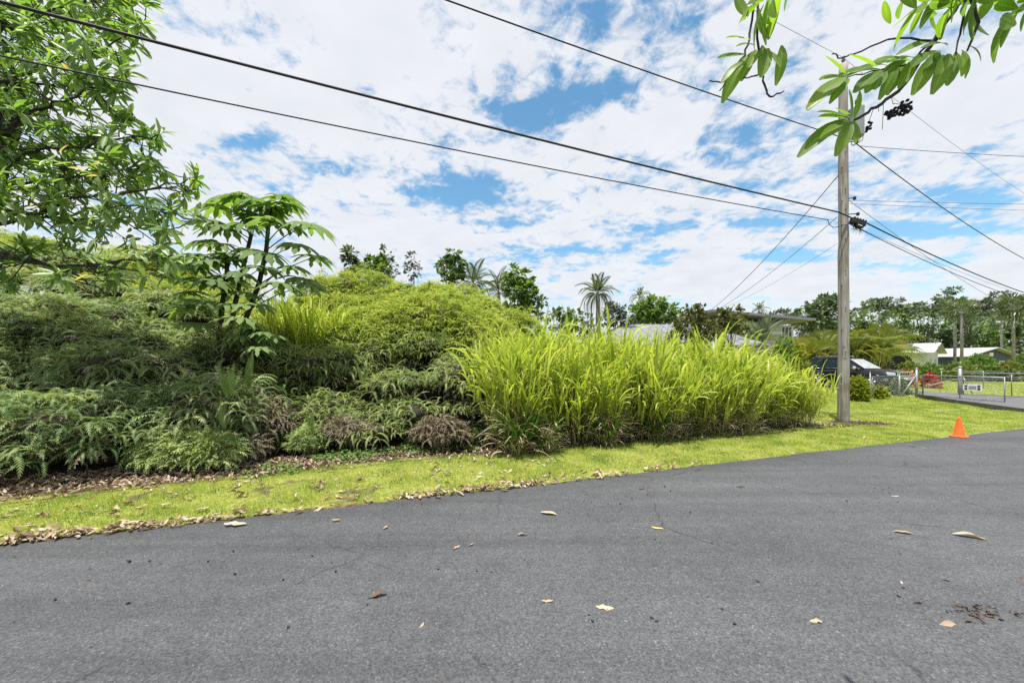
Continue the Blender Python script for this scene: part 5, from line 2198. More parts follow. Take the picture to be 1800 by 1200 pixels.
shrub('rounded yellow-green shrub beside the utility pole, before the car', 1507, 0, 15.6, 15, 40, 700, .22, 'shrub', 1)
shrub('small spreading yellow-green shrub under the car headlight', 1543, 0, 16.6, 12, 19, 360, .2, 'shrub', 2)
shrub('darker green shrub beside the bracing fence post', 1580, 0, 18.3, 13, 26, 360, .22, 'tree_b', 3)
shrub('tiny low shrub on the turf between the two fence posts', 1557, 0, 17.0, 5, 8, 60, .15, 'shrub', 4)
shrub('shrub with salmon-pink bracts between the car nose and the corner post', 1590, 0, 25, 14, 30, 350, .22, 'pink_flower', 5)
shrub('shrub with salmon-pink bracts above the darker green shrub, next to the fence brace', 1565, 0, 24, 14, 30, 300, .24, 'pink_flower', 6)
shrub('low plant with vivid red leaves behind the swung gate', 1635, 0, 24, 11, 25, 300, .22, 'red_flower', 7)
shrub('low plant with orange-red leaves at the foot of the vivid red one', 1647, 0, 23, 8, 14, 140, .18, 'pink_flower', 8)
shrub('leafy green bush before the beige house wall, beside the silvery palm', 1378, 0, 24, 24, 90, 900, .3, 'tree_b', 9)
shrub('yellowish bush below the beige house window, beside the golden palm clump', 1405, 0, 23, 16, 78, 500, .28, 'shrub', 10)
rngh = np.random.default_rng(44)
for i, px in enumerate(np.arange(1600, 1900, 17)):
    shrub('pale yellow-green bush in the rough hedge beyond the lawn', px + rngh.uniform(-5, 5), 0, rngh.uniform(31, 35), rngh.uniform(13, 19), rngh.uniform(22, 36), 420, .34, ['hedge', 'hedge', 'tree_b'][i % 3], 500 + i, 'hedge_bush', 'rough hedge beyond the lawn')
shrub('dense dark green bush rising out of the hedge before the blue house', 1722, 0, 36, 28, 44, 900, .34, 'tree_b', 530)
shrub('tall grey-green bush at the end of the hedge, past the lone fan palm', 1800, 0, 36, 16, 44, 500, .34, 'tree_a', 531)


# ------------------------------------------------------------------ the car
def build_car():
    """parked facing the road; local x is forward, y is its left side, wheels stand on z = 0"""
    root = empty('parked_car')
    tag(root, 'black off-road car parked on the driveway behind the shrubs and the utility pole', 'car')
    Wd = .93

    def section(x, zb, zt, hw_b, hw_t, cr=.10):
        return [(x, -hw_b, zb), (x, -hw_b - .01, (zb + zt) / 2), (x, -hw_t, zt - cr), (x, -hw_t + cr, zt), (x, hw_t - cr, zt), (x, hw_t, zt - cr), (x, hw_b + .01, (zb + zt) / 2), (x, hw_b, zb)]
    secs = [(-2.42, .50, 1.02, .80, .78, .08), (-2.36, .42, 1.10, .88, .86, .08), (-1.2, .36, 1.12, .93, .90, .08), (0, .36, 1.12, .93, .90, .08), (.85, .36, 1.13, .93, .89, .10), (1.1, .36, 1.13, .93, .88, .12), (1.7, .38, 1.09, .92, .84, .16), (2.15, .42, 1.04, .90, .78, .18), (2.34, .48, .96, .80, .66, .16)]
    mb = MB()
    vs = []
    for s in secs:
        vs += section(*s)
    n = 8
    fs = []
    for i in range(len(secs) - 1):
        for k in range(n - 1):
            fs.append((i * n + k, i * n + k + 1, (i + 1) * n + k + 1, (i + 1) * n + k))
        fs.append((i * n + n - 1, i * n, (i + 1) * n, (i + 1) * n + n - 1))
    fs += [tuple(range(n)), tuple((len(secs) - 1) * n + k for k in range(n))[::-1]]
    mb.add(vs, fs, 0, True)
    mb.build('body', M['car_black'], root)
    # cabin
    B = [(-2.34, .86, 1.10), (.98, .86, 1.12)]
    Tp = [(-2.05, .70, 1.80), (-1.8, .70, 1.84), (-.2, .69, 1.84), (.05, .68, 1.80)]
    rows = [(-2.34, .86, 1.09), (-2.10, .715, 1.74), (-1.98, .66, 1.81)]
    cab = MB()
    low = [(-2.34, 1.09, .86), (-1.2, 1.10, .87), (0, 1.10, .87), (.98, 1.11, .84)]
    top = [(-2.06, 1.76, .70), (-1.2, 1.81, .71), (-.25, 1.81, .70), (.10, 1.74, .67)]
    vv = []
    for (x, z, y) in low:
        vv += [(x, -y, z), (x, y, z)]
    for (x, z, y) in top:
        vv += [(x, -y, z), (x, y, z)]
    rf = [(-1.95, 1.82, .58), (-1.2, 1.86, .60), (-.3, 1.86, .58), (.0, 1.79, .56)]
    for (x, z, y) in rf:
        vv += [(x, -y, z), (x, y, z)]
    f = []
    for i in range(3):
        for o in (0, 8):
            f.append((o + 2 * i, o + 2 * i + 2, o + 2 * i + 10, o + 2 * i + 8))
            f.append((o + 2 * i + 1, o + 2 * i + 9, o + 2 * i + 11, o + 2 * i + 3))
        f.append((16 + 2 * i, 16 + 2 * i + 2, 16 + 2 * i + 3, 16 + 2 * i + 1))
    f += [(0, 8, 9, 1), (8, 16, 17, 9), (6, 7, 15, 14), (14, 15, 23, 22)]
    cab.add(vv, f, 0, False)
    cab.build('cabin', M['car_black'], root)

    def lerp(a, b, t):
        return tuple(np.array(a) * (1 - t) + np.array(b) * t)

    def side_pt(x, t, sg):
        lx = [l[0] for l in low]
        tx = [q[0] for q in top]
        y0, z0 = np.interp(x, lx, [l[2] for l in low]), np.interp(x, lx, [l[1] for l in low])
        y1, z1 = np.interp(x, tx, [q[2] for q in top]), np.interp(x, tx, [q[1] for q in top])
        return np.array([x, sg * (y0 + (y1 - y0) * t + .006), z0 + (z1 - z0) * t])
    for sg in (-1, 1):
        for x0, x1, x0t, x1t in [(-2.10, -1.28, -1.95, -1.28), (-1.18, -.32, -1.18, -.36), (-.22, .78, -.25, -.02)]:
            w = MB()
            q = [side_pt(x0, .10, sg), side_pt(x1, .10, sg), side_pt(x1t, .88, sg), side_pt(x0t, .88, sg)]
            w.add(q, [(0, 1, 2, 3)])
            wo = w.build('window', M['glass'], root)
            tr = MB()
            for a, b in ((0, 1),):
                tr.tube([q[0] + [0, sg * .004, -.012], q[1] + [0, sg * .004, -.012]], .012, 4)
            tr.build('trim', M['chrome'], wo)
        mr = MB()
        mr.lathe([(.001, -.11), (.085, -.10), (.10, 0), (.085, .10), (.001, .11)], (.62, sg * 1.02, 1.20), 10, axis='y')
        mr.tube([(.66, sg * .86, 1.16), (.62, sg * .98, 1.17)], .03, 5)
        mr.build('mirror', M['chrome'], root)
        for x in (-1.2, -.15):
            h = MB()
            h.box((x, sg * .935, 1.0), (.2, .03, .035))
            h.build('door_handle', M['chrome'], root)
        for x in (-.27, -1.24, .86):
            d = MB()
            d.box((x, sg * .926, .74), (.012, .012, .62))
            d.build('door_seam', M['tyre'], root)
        rk = MB()
        rk.tube([(-1.85, sg * .6, 1.86), (-1.8, sg * .6, 1.92), (-.4, sg * .6, 1.92), (-.3, sg * .6, 1.87)], .02, 6)
        rk.build('roof_rail', M['metal'], root)
        for cx in (-1.42, 1.42):
            fl = MB()
            arc = [(cx + .47 * math.cos(t), sg * .93, .38 + .47 * math.sin(t)) for t in np.linspace(-.1, math.pi + .1, 12)]
            fl.tube(arc, .045, 6)
            fl.build('wheel_arch', M['car_black'], root)
            wl = MB()
            wl.lathe([(.0001, 0), (.45, 0)], (cx, sg * .945, .40), 20, axis='y')
            wl.build('wheel_well_shade', M['shade_and_print'], root)  # dark disc painting the shade within the wheel arch
        rb = MB()
        rb.box((0, sg * .90, .36), (1.9, .14, .05))
        rb.build('side_step', M['black_plastic'], root)
        for cx in (-1.42, 1.42):
            t = MB()
            y0 = sg * .84
            t.lathe([(.22, -.12), (.36, -.125), (.385, -.09), (.385, .09), (.36, .125), (.22, .12)], (cx, sg * .87, .385), 24, axis='y')
            to = t.build('wheel', M['tyre'], root)
            r = MB()
            yy = sg * .985
            r.lathe([(.0001, 0), (.06, 0)], (cx, yy, .385), 12, axis='y')
            for k in range(6):
                a = k * math.pi / 3 + .2
                p0 = np.array([cx, yy - sg * .005, .385])
                p1 = p0 + np.array([math.cos(a) * .23, 0, math.sin(a) * .23])
                r.tube([p0, p1], [.045, .038], 5)
            r.lathe([(.20, -.02), (.235, 0), (.25, -.01), (.25, -.03)] if sg > 0 else [(.20, .02), (.235, 0), (.25, .01), (.25, .03)], (cx, yy, .385), 24, axis='y')
            r.lathe([(.0001, 0), (.22, 0)], (cx, yy - sg * .05, .385), 20, axis='y')
            r.build('rim', M['rim'], to)
        hl = MB()
        hl.add([(2.10, sg * .885, .80), (2.33, sg * .64, .80), (2.30, sg * .62, .95), (2.02, sg * .86, .99)] + [(2.14, sg * .91, .80), (2.37, sg * .66, .80), (2.33, sg * .64, .95), (2.05, sg * .885, .99)], [(4, 5, 6, 7), (0, 1, 5, 4), (2, 3, 7, 6), (1, 2, 6, 5), (3, 0, 4, 7)])
        hl.build('headlight', M['lens_sheen'], root)
        tl = MB()
        tl.box((-2.37, sg * .80, .98), (.1, .14, .3))
        tl.build('tail_light', M['red_flower'], root)
        rbar = MB()
        rbar.box((1.9, sg * .9, .56), (.5, .03, .14))
        rbar.build('bumper_end', M['chrome'], root)
    ws = MB()
    ws.add([(.96, -.76, 1.16), (.96, .76, 1.16), (.14, .61, 1.72), (.14, -.61, 1.72)], [(0, 1, 2, 3)])
    ws.v = [(x + .02, y, z + .012) for x, y, z in ws.v]
    ws.build('windscreen', M['lens_sheen'], root)  # pale colour paints the sky's reflection onto the glass
    gr = MB()
    for y in np.linspace(-.5, .5, 7):
        gr.box((2.375, y, .86), (.05, .04, .2))
    gr.box((2.365, 0, .97), (.06, 1.16, .05))
    gr.box((2.365, 0, .75), (.06, 1.16, .05))
    gr.build('grille', M['chrome'], root)
    bp = MB()
    bp.box((2.36, 0, .60), (.18, 1.62, .18))
    bp.build('bumper', M['chrome'], root, bevel=.03)
    bl = MB()
    bl.box((2.30, 0, .44), (.2, 1.6, .16))
    bl.build('lower_bumper', M['black_plastic'], root, bevel=.03)
    pl = MB()
    pl.box((2.46, 0, .60), (.015, .32, .15))
    pl.build('number_plate', M['sign_white'], root)
    return root


car = build_car()
hd = np.array([.30, -.954])
F = P(1588, HOR, 20.6)[:2]
cc = F - hd * 2.36 - np.array([hd[1], -hd[0]]) * 0.0
car.location = (cc[0] + .25, cc[1] + .25, .12)
car.rotation_euler = (0, 0, math.atan2(hd[1], hd[0]))


# ------------------------------------------------------------------ fence and gates
def fence_post(name, label, p, h, r, cat='fence post', group=None):
    root = empty(name, (p[0], p[1], 0))
    tag(root, label, cat, group)
    mb = MB()
    mb.tube([(0, 0, -.25), (0, 0, h)], r, 10)
    mb.build('post', M['metal'], root)
    c = MB()
    c.lathe([(r * 1.12, h - .01), (r * 1.12, h + .03), (r * .6, h + .06), (.0001, h + .07)], (0, 0, 0), 10)
    c.build('cap', M['metal'], root)
    return root


def chain_mesh(mb, a, b, z0, z1, step=.09, r=.0014):
    a, b = np.array(a, float), np.array(b, float)
    L = np.linalg.norm(b - a)
    H = z1 - z0
    for sg in (1, -1):
        s = -H
        while s < L:
            s0, s1 = s, s + H
            t0, t1 = max(0, s0), min(L, s1)
            if t1 - t0 > .02:
                za = z0 + (t0 - s0)
                zb = z0 + (t1 - s0)
                if sg < 0:
                    za, zb = z1 - (t0 - s0), z1 - (t1 - s0)
                pa, pb = a + (b - a) * t0 / L, a + (b - a) * t1 / L
                mb.tube([(pa[0], pa[1], za), (pb[0], pb[1], zb)], r, 3, cap=False)
            s += step


def fences():
    A = G(1529.5, 702)
    B = G(1581, 697)
    C = G(1611, 696.5)
    D = G(1687.5, 694.5)
    E = G(1440, 700)
    fp = fence_post
    th = empty('chain_link_fence', (A[0], A[1], 0))
    tag(th, 'low chain-link fence running from the tall grass to the braced corner post', 'fence')
    L0 = np.array([A[0], A[1], 0])
    for nm, p, h, r in (('post', A, 1.18, .022), ('post', B, 1.05, .035), ('corner_post', C, 1.32, .05)):
        mb = MB()
        q = p - L0
        mb.tube([(q[0], q[1], -.25), (q[0], q[1], h)], r, 8)
        o = mb.build(nm, M['metal'], th)
        c = MB()
        c.lathe([(r * 1.15, h - .01), (r * 1.15, h + .02), (.0001, h + .06)], (q[0], q[1], 0), 8)
        c.build('cap', M['metal'], o)
    br = MB()
    br.tube([B - L0 + [.12, .05, 0.0], C - L0 + [-.02, 0, 1.02]], .034, 8)
    br.build('brace', M['metal'], th)
    for a, b in ((A, B), (B, C)):
        w = MB()
        chain_mesh(w, (a - L0)[:2], (b - L0)[:2], .04, 1.0)
        w.build('chain_link', M['wire'], th)['kind'] = 'stuff'
        rr = MB()
        rr.tube([a - L0 + [0, 0, 1.0], b - L0 + [0, 0, 1.0]], .008, 5)
        rr.build('tension_wire', M['wire'], th)
    # swung-open gate leaf along the driveway's edge
    g0 = C + np.array([.25, -.05, 0])
    g1 = G(1766, 709)

    def gate(name, label, a, b, z0, z1, mid):
        root = empty(name, (a[0], a[1], 0))
        tag(root, label, 'gate')
        o = np.array([a[0], a[1], 0])
        a, b = a - o, b - o

        def at(t, z):
            p = a + (b - a) * t
            return (p[0], p[1], z)
        fr = MB()
        fr.tube([at(0, z0), at(0, z1), at(1, z1), at(1, z0), at(0, z0)], .028, 8)
        fr.build('frame', M['metal'], root)
        for t in mid:
            r = MB()
            r.tube([at(t, z0), at(t, z1)], .018, 6)
            r.build('upright', M['metal'], root)
        r = MB()
        r.tube([at(0, z1 - .17), at(1, z1 - .17)], .016, 6)
        r.build('rail', M['metal'], root)
        w = MB()
        chain_mesh(w, a[:2], b[:2], z0, z1)
        w.build('chain_link', M['wire'], root)['kind'] = 'stuff'
        for z in (z0 + .12, z1 - .12):
            h = MB()
            h.box(at(-.03, z), (.12, .06, .06))
            h.build('hinge', M['metal'], root)
        return root
    gate('chain_link_gate', 'chain-link gate leaf swung open towards the road from the braced corner post', g0, g1, .06, 1.02, (.5,))
    # far gate post and second leaf
    gp = fence_post('gate_post', 'thick steel gate post across the driveway, beside the notice', D, 1.38, .075, 'gate post')
    n = D + np.array([.1, -.05, 0])
    e = np.array([24.6, 14.6, 0])
    gate('chain_link_gate', 'second chain-link gate leaf running on past the thick gate post', n, e, .06, 1.12, (.33, .66))
    # brace of the gate post
    nb = MB()
    nb.tube([(-1.4, .5, .35), (0, 0, .85)], .02, 6)
    nb.build('brace', M['metal'], gp)
    nb = MB()
    nb.tube([(.1, -.05, .9), (.3, -.25, .1)], .022, 6)
    nb.build('brace', M['metal'], gp)
    # notice board on the second leaf
    root = empty('notice', P(1706, 690, 17.9))
    tag(root, 'white notice with dark squares hung on the second gate leaf', 'sign')
    p0, p1 = P(1700, 676, 17.9), P(1719, 686, 17.6)
    base = np.array(root.location)
    d = (p1 - p0) * [1, 1, 0]
    L = np.linalg.norm(d)
    ex = d / L
    ny = np.array([ex[1], -ex[0], 0])
    if ny @ p0 > 0:
        ny = -ny
    ctr = (p0 + p1) / 2
    Rm = np.stack([ex, ny, np.array([0, 0, 1.0])], 1)
    bd = MB()
    bd.box(ctr - base, (.58, .02, .30), R=Rm)
    bo = bd.build('board', M['sign_white'], root)
    for sx, sz in ((-.2, .07), (.2, .07), (-.2, -.06), (.2, -.06)):
        k = MB()
        k.box(ctr - base + ex * sx + ny * .014 + [0, 0, sz], (.09, .01, .09), R=Rm)
        k.build('dark_square', M['shade_and_print'], bo)
    ln = MB()
    for sz in (.06, .0, -.06):
        ln.box(ctr - base + ny * .013 + [0, 0, sz], (.24, .008, .03), R=Rm)
    ln.build('grey_lines', M['cable_grey'], bo)
    # back yard fence
    bf = empty('yard_fence', (24, 24, 0))
    tag(bf, 'thin wire fence across the yard lawn behind the gate', 'fence')
    a, b = G(1655, 682), np.array([34.0, 22.5, 0])
    o = np.array([24, 24, 0])
    for t in np.linspace(0, 1, 4):
        p = a + (b - a) * t - o
        mb = MB()
        mb.tube([(p[0], p[1], -.1), (p[0], p[1], 1.1)], .018, 6)
        mb.build('post', M['metal'], bf)
    for z in (1.1, .6, .1):
        mb = MB()
        mb.tube([a - o + [0, 0, z], b - o + [0, 0, z]], .006, 5)
        mb.build('wire', M['wire'], bf)


fences()


# ------------------------------------------------------------------ utility pole and lines
PX, PY = (1482.5 - 900) / FPX * 10.1, 10.1


def pole():
    root = empty('utility_pole', (PX, PY, 0))
    tag(root, 'tall weathered wooden utility pole standing at the end of the tall grass', 'utility pole')
    H = 9.75
    mb = MB()
    zs = np.linspace(-.3, H, 26)
    rng = np.random.default_rng(2)
    mb.tube([(rng.normal(0, .004), rng.normal(0, .004), z) for z in zs], [.132 - .034 * max(z, 0) / H + rng.normal(0, .0015) for z in zs], 20)
    mb.build('shaft', M['pole'], root)
    # climbing staples and bolts on the face towards the camera
    for k, z in enumerate([1.2, 1.9, 2.5, 3.1, 3.7, 4.1, 4.55, 4.95, 5.35, 5.75, 6.0, 6.3, 6.9, 7.3]):
        r = .132 - .034 * z / H
        a = -2.3 + (.35 if k % 2 else -.25)
        c = np.array([math.cos(a) * r, math.sin(a) * r, z])
        b = MB()
        b.tube([c - [math.cos(a) * .02, math.sin(a) * .02, 0], c + [math.cos(a) * .03, math.sin(a) * .03, .0]], .011, 6)
        b.build('bolt', M['black_plastic'], root)
    # ground wire down the side
    gw = MB()
    gw.tube([(-.125 * math.cos(.2), -.125 * math.sin(.6), z) for z in np.linspace(0, 6.4, 12)], .007, 4)
    gw.build('ground_wire', M['cable_grey'], root)
    for z, a, w, h in ((1.75, -2.0, .05, .035), (2.05, -2.15, .04, .06)):
        r = .132 - .034 * z / H + .004
        b = MB()
        Rz = rotz(a + math.pi / 2)
        b.box((math.cos(a) * r, math.sin(a) * r, z), (w, .006, h), R=Rz)
        b.build('metal_tag', M['metal'], root)
    # bracket arms
    for z, L in ((5.62, .34), (5.40, .30), (7.58, .30), (6.05, .22)):
        b = MB()
        b.tube([(.05, -.10, z), (.05 + L * .7, -.10 - L * .05, z + .01)], .014, 6)
        b.lathe([(.03, -.04), (.04, 0), (.03, .04)], (.05 + L * .7, -.10 - L * .05, z), 8)
        b.build('bracket', M['black_plastic'], root)
    # transformer
    tx, ty = .21, -.16
    t = MB()
    t.lathe([(.0001, 7.66), (.15, 7.67), (.16, 7.70), (.16, 8.38), (.165, 8.40), (.165, 8.45), (.11, 8.50), (.0001, 8.51)], (tx, ty, 0), 20)
    to = t.build('transformer', M['transformer'], root)
    b = MB()
    b.lathe([(.03, 8.49), (.045, 8.52), (.03, 8.55), (.045, 8.58), (.03, 8.61), (.042, 8.64), (.02, 8.68), (.0001, 8.72)], (tx, ty, 0), 10)
    b.build('bushing', M['porcelain'], to)
    for z in (7.78, 8.25):
        b = MB()
        b.tube([(.02, -.05, z), (tx - .1, ty + .08, z)], .03, 6)
        b.build('mount', M['metal'], to)
    for dx in (.0, .07):
        b = MB()
        b.tube([(tx + dx, ty - .12, 7.7), (tx + dx - .04, ty - .14, 7.5), (.14 + dx * .4, -.12, 7.46), (.12, -.10, 7.58 - dx)], .008, 5)
        b.build('lead_wire', M['cable'], to)
    b = MB()
    b.tube([(0, 0, 9.72), (0, 0, 9.92)], .02, 6)
    b.lathe([(.03, 9.82), (.05, 9.86), (.03, 9.9), (.05, 9.94), (.02, 9.98), (.0001, 9.99)], (0, 0, 0), 10)
    b.build('top_insulator', M['porcelain'], root)
    # loop of slack cable round the pole
    b = MB()
    p0 = P(1455, 386.5, 9.95) - np.array([PX, PY, 0])
    pts = [p0, P(1458, 395, 9.93) - np.array([PX, PY, 0]), P(1465, 400, 9.92) - np.array([PX, PY, 0]), P(1476, 398, 9.9) - np.array([PX, PY, 0]), P(1490, 394, 9.9) - np.array([PX, PY, 0]), P(1494, 393, 9.95) - np.array([PX, PY, 0])]
    b.tube(pts, .009, 5)
    b.build('slack_loop', M['cable'], root)
    return root


pole()


def cable(label, pts, r, mat='cable', name='overhead_cable', sides=6, cat='cable'):
    """a hanging line through 3D points (a, b, sag) spans"""
    mb = MB()
    o = np.array(pts[0][0], float)
    for a, b, sag in pts:
        a, b = np.array(a, float), np.array(b, float)
        t = np.linspace(0, 1, 26)
        q = a[None] + (b - a)[None] * t[:, None]
        q[:, 2] -= 4 * sag * t * (1 - t)
        mb.tube([p - o for p in q], r, sides)
    ob = mb.build(name, M[mat], None, o)
    tag(ob, label, cat)
    return ob


def lines():
    nxt = np.array([PX + 32, PY + 14.4, 0])             # the next pole along, out of the picture
    # thick bundle
    a0 = P(415, 93, 4.5)
    a1 = P(1474, 373, 9.92)
    back = a0 + (a0 - a1) * .9
    cable('thickest black cable crossing the sky from the top edge down to the splice box', [(back, a1, .12), (a1, P(1497, 383, 9.93), 0)], .019)
    b1 = P(1521, 391, 9.95)
    e = nxt + [0, 0, 5.0]
    cable('thick black cable running on from the splice box towards the far trees', [(b1, e, .75)], .017)
    # thinner lower line
    a0 = P(150, 97, 4.31)
    a1 = P(1456, 386.5, 9.95)
    cable('thinner black cable below the thickest one, ending in the slack loop', [(a0 + (a0 - a1) * .8, a1, .22)], .011)
    cable('thin cable running from below the splice box towards the far trees', [(P(1494, 394, 9.95), nxt + [0, 0, 4.7], .85)], .010)
    cable('faint cable just above the thin one beyond the splice box', [(P(1490, 392, 10.0), nxt + [0, .4, 4.75], .55)], .005, 'cable_grey')
    # upper neutral
    a0 = P(1070, 93, 6.8)
    a1 = P(1478, 241, 10.0)
    cable('black line dropping from the top edge to the transformer bracket', [(a0 + (a0 - a1) * 1.2, a1, .1)], .012)
    cable('black line leaving the transformer bracket and crossing steeply down past the clouds', [(P(1503, 251, 9.98), nxt + [0, 0, 6.3], 1.1)], .012)
    # primary at the pole top
    tp = np.array([PX, PY, 9.93])
    cable('hair-thin grey line from the pole top slanting down the sky', [(tp, nxt + [0, 0, 9.4], .8)], .0045, 'cable_grey')
    cable('hair-thin grey line running back overhead from the pole top', [(tp, tp + np.array([-24.8, -11.2, 0]), .4)], .0045, 'cable_grey')
    # lines to the houses across
    cable('dark line leading level away from the transformer bracket', [(P(1512, 257, 10.0), P(1800, 268, 10.4) + (P(1800, 268, 10.4) - P(1512, 257, 10)) * 1.5, .12)], .007)
    cable('upper of two thin level lines leaving the pole above the splice box', [(P(1494, 352, 10.05), P(1800, 356, 10.6) * 2.2 - P(1494, 352, 10.05) * 1.2, .05)], .006, 'cable_grey')
    cable('lower of two thin level lines leaving the pole above the splice box', [(P(1494, 358, 10.05), P(1800, 366, 10.6) * 2.2 - P(1494, 358, 10.05) * 1.2, .06)], .005, 'cable_grey')
    cable('thin line from the pole slanting down behind the splice box', [(P(1492, 352, 10.1), nxt + [1, 2.5, 3.9], .9)], .006, 'cable_grey')
    # service drops to the hidden house
    cable('twisted service drop slanting down from the pole to the vine-smothered shrub', [(P(1473, 309, 10.1), P(1246, 548, 20), .25)], .010)
    cable('second service drop, starting below the thickest cable', [(P(1472, 381, 10.1), P(1252, 549, 20), .2)], .008, 'cable_grey')
    cable('lowest and faintest service drop from the pole', [(P(1472, 428, 10.1), P(1262, 545, 20), .15)], .0045, 'cable_grey')
    # splice box
    c0 = P(1497, 383, 9.93)
    root = empty('splice_box', c0)
    tag(root, 'black splice box strung on the thick cable beside the pole', 'splice box')
    d = P(1521, 391, 9.95) - c0
    L = np.linalg.norm(d)
    ex = d / L
    ez = np.array([0, 0, 1.0]) - ex * ex[2]
    ez /= np.linalg.norm(ez)
    R = np.stack([ex, np.cross(ez, ex), ez], 1)
    m = MB()
    m.box(ex * L * .5 - ez * .06, (L * .98, .12, .15), R=R)
    mo = m.build('case', M['black_plastic'], root, bevel=.02)
    for k in range(5):
        q = MB()
        q.box(ex * L * (.1 + .2 * k) - ez * .055, (.02, .135, .165), R=R)
        q.build('rib', M['black_plastic'], root)
    q = MB()
    q.box(ex * L * .62 - ez * .16, (L * .55, .10, .06), R=R)
    q.build('lower_case', M['black_plastic'], root, bevel=.01)
    q = MB()
    q.box(ex * L * .6 - ez * .15 - np.cross(ez, ex) * .055, (L * .3, .012, .02), R=R)
    q.build('pale_tag', M['sign_white'], root)
    # frayed tangle hanging on the lower cable
    root = empty('cable_tangle', P(1508, 397, 9.95))
    tag(root, 'frayed dark tangle of tie wire hanging under the splice box', 'wire')
    rng = np.random.default_rng(5)
    m = MB()
    for k in range(26):
        a = np.array([rng.uniform(-.12, .12), rng.uniform(-.03, .03), rng.uniform(-.02, .02)])
        b = a + [rng.uniform(-.1, .1), rng.uniform(-.05, .05), -rng.uniform(.06, .24)]
        m.tube([a, (a + b) / 2 + rng.normal(0, .02, 3), b], .004, 3)
    m.build('strands', M['black_plastic'], root)


lines()


# ------------------------------------------------------------------ traffic cone
def traffic_cone():
    g = G(1686, 767, .02)
    root = empty('traffic_cone', (g[0], g[1], .016))
    root.rotation_euler = (0, 0, .55)
    root.scale = (.90,) * 3
    tag(root, 'orange traffic cone standing on the edge of the asphalt', 'traffic cone')
    b = MB()
    s = .145
    oct_ = [(s, s * .72), (s * .72, s), (-s * .72, s), (-s, s * .72), (-s, -s * .72), (-s * .72, -s), (s * .72, -s), (s, -s * .72)]
    vs = [(x, y, 0) for x, y in oct_] + [(x, y, .022) for x, y in oct_] + [(x * .9, y * .9, .03) for x, y in oct_]
    fs = [tuple(range(8))[::-1], tuple(range(16, 24))] + [(i, (i + 1) % 8, 8 + (i + 1) % 8, 8 + i) for i in range(8)] + [(8 + i, 8 + (i + 1) % 8, 16 + (i + 1) % 8, 16 + i) for i in range(8)]
    b.add(vs, fs)
    b.build('base', M['orange_base'], root)
    c = MB()
    c.lathe([(.118, .030), (.110, .045), (.100, .06), (.033, .43), (.028, .455), (.022, .46), (.018, .455), (.018, .40)], (0, 0, 0), 28)
    c.build('body', M['orange'], root)
    f = MB()
    f.lathe([(.0001, .405), (.018, .405)], (0, 0, 0), 14)
    f.build('cone_hole_shade', M['shade_and_print'], root)  # dark disc painting the shade down the cone's hollow


traffic_cone()


# ------------------------------------------------------------------ fallen leaves, fruit, soil clods
def dry_leaf(seed, curl, n=5):
    rng = np.random.default_rng(seed)
    V, T = [], []
    wv = rng.uniform(-.12, .12, n + 1)
    for i in range(n + 1):
        s = i / n
        w = .17 * math.sin(math.pi * (s * .9 + .05)) ** .8
        z = .08 + .11 * math.sin(s * 5 + seed) * curl + .05 * curl * rng.normal()
        x = wv[i] * .5
        e = curl * w * rng.uniform(.3, 1.3)
        V += [(x - w, s, z + e), (x - w * .5, s, z + e * .3), (x, s, z - .03), (x + w * .5, s, z + e * .35), (x + w, s, z + e * 1.1)]
    for i in range(n):
        for k in range(4):
            a = 5 * i + k
            T += [(a, a + 1, a + 6), (a, a + 6, a + 5)]
    V = np.array(V, float)
    V[:, 2] -= V[:, 2].min()
    V[:, 1] -= .5
    return V, tri(T)


DL = [dry_leaf(s, c) for s, c in ((1, .5), (2, .9), (3, .3), (4, 1.3), (5, .7), (6, 1.0))]
M['dry'] = leaf_mat('dry_leaf', [(.10, .065, .045), (.24, .165, .11), (.42, .32, .23), (.50, .42, .32), (.17, .11, .08)], trans=.12, rough=.65, nscale=6, nw=.25)
M['dry_brown'] = leaf_mat('dry_leaf_brown', [(.06, .038, .026), (.12, .075, .05)], trans=.05, rough=.6)
M['dry_tan'] = leaf_mat('dry_leaf_tan', [(.28, .21, .14), (.40, .32, .22)], trans=.1, rough=.6)
M['dry_yellow'] = leaf_mat('fallen_leaf_yellow', [(.60, .50, .12), (.66, .56, .18)], trans=.2)
MS_DL = proto_meshes('leaf', DL, M['dry'])
MS_DB = proto_meshes('leaf', DL, M['dry_brown'])
MS_DT = proto_meshes('leaf', DL, M['dry_tan'])
MS_DY = proto_meshes('leaf', DL, M['dry_yellow'])


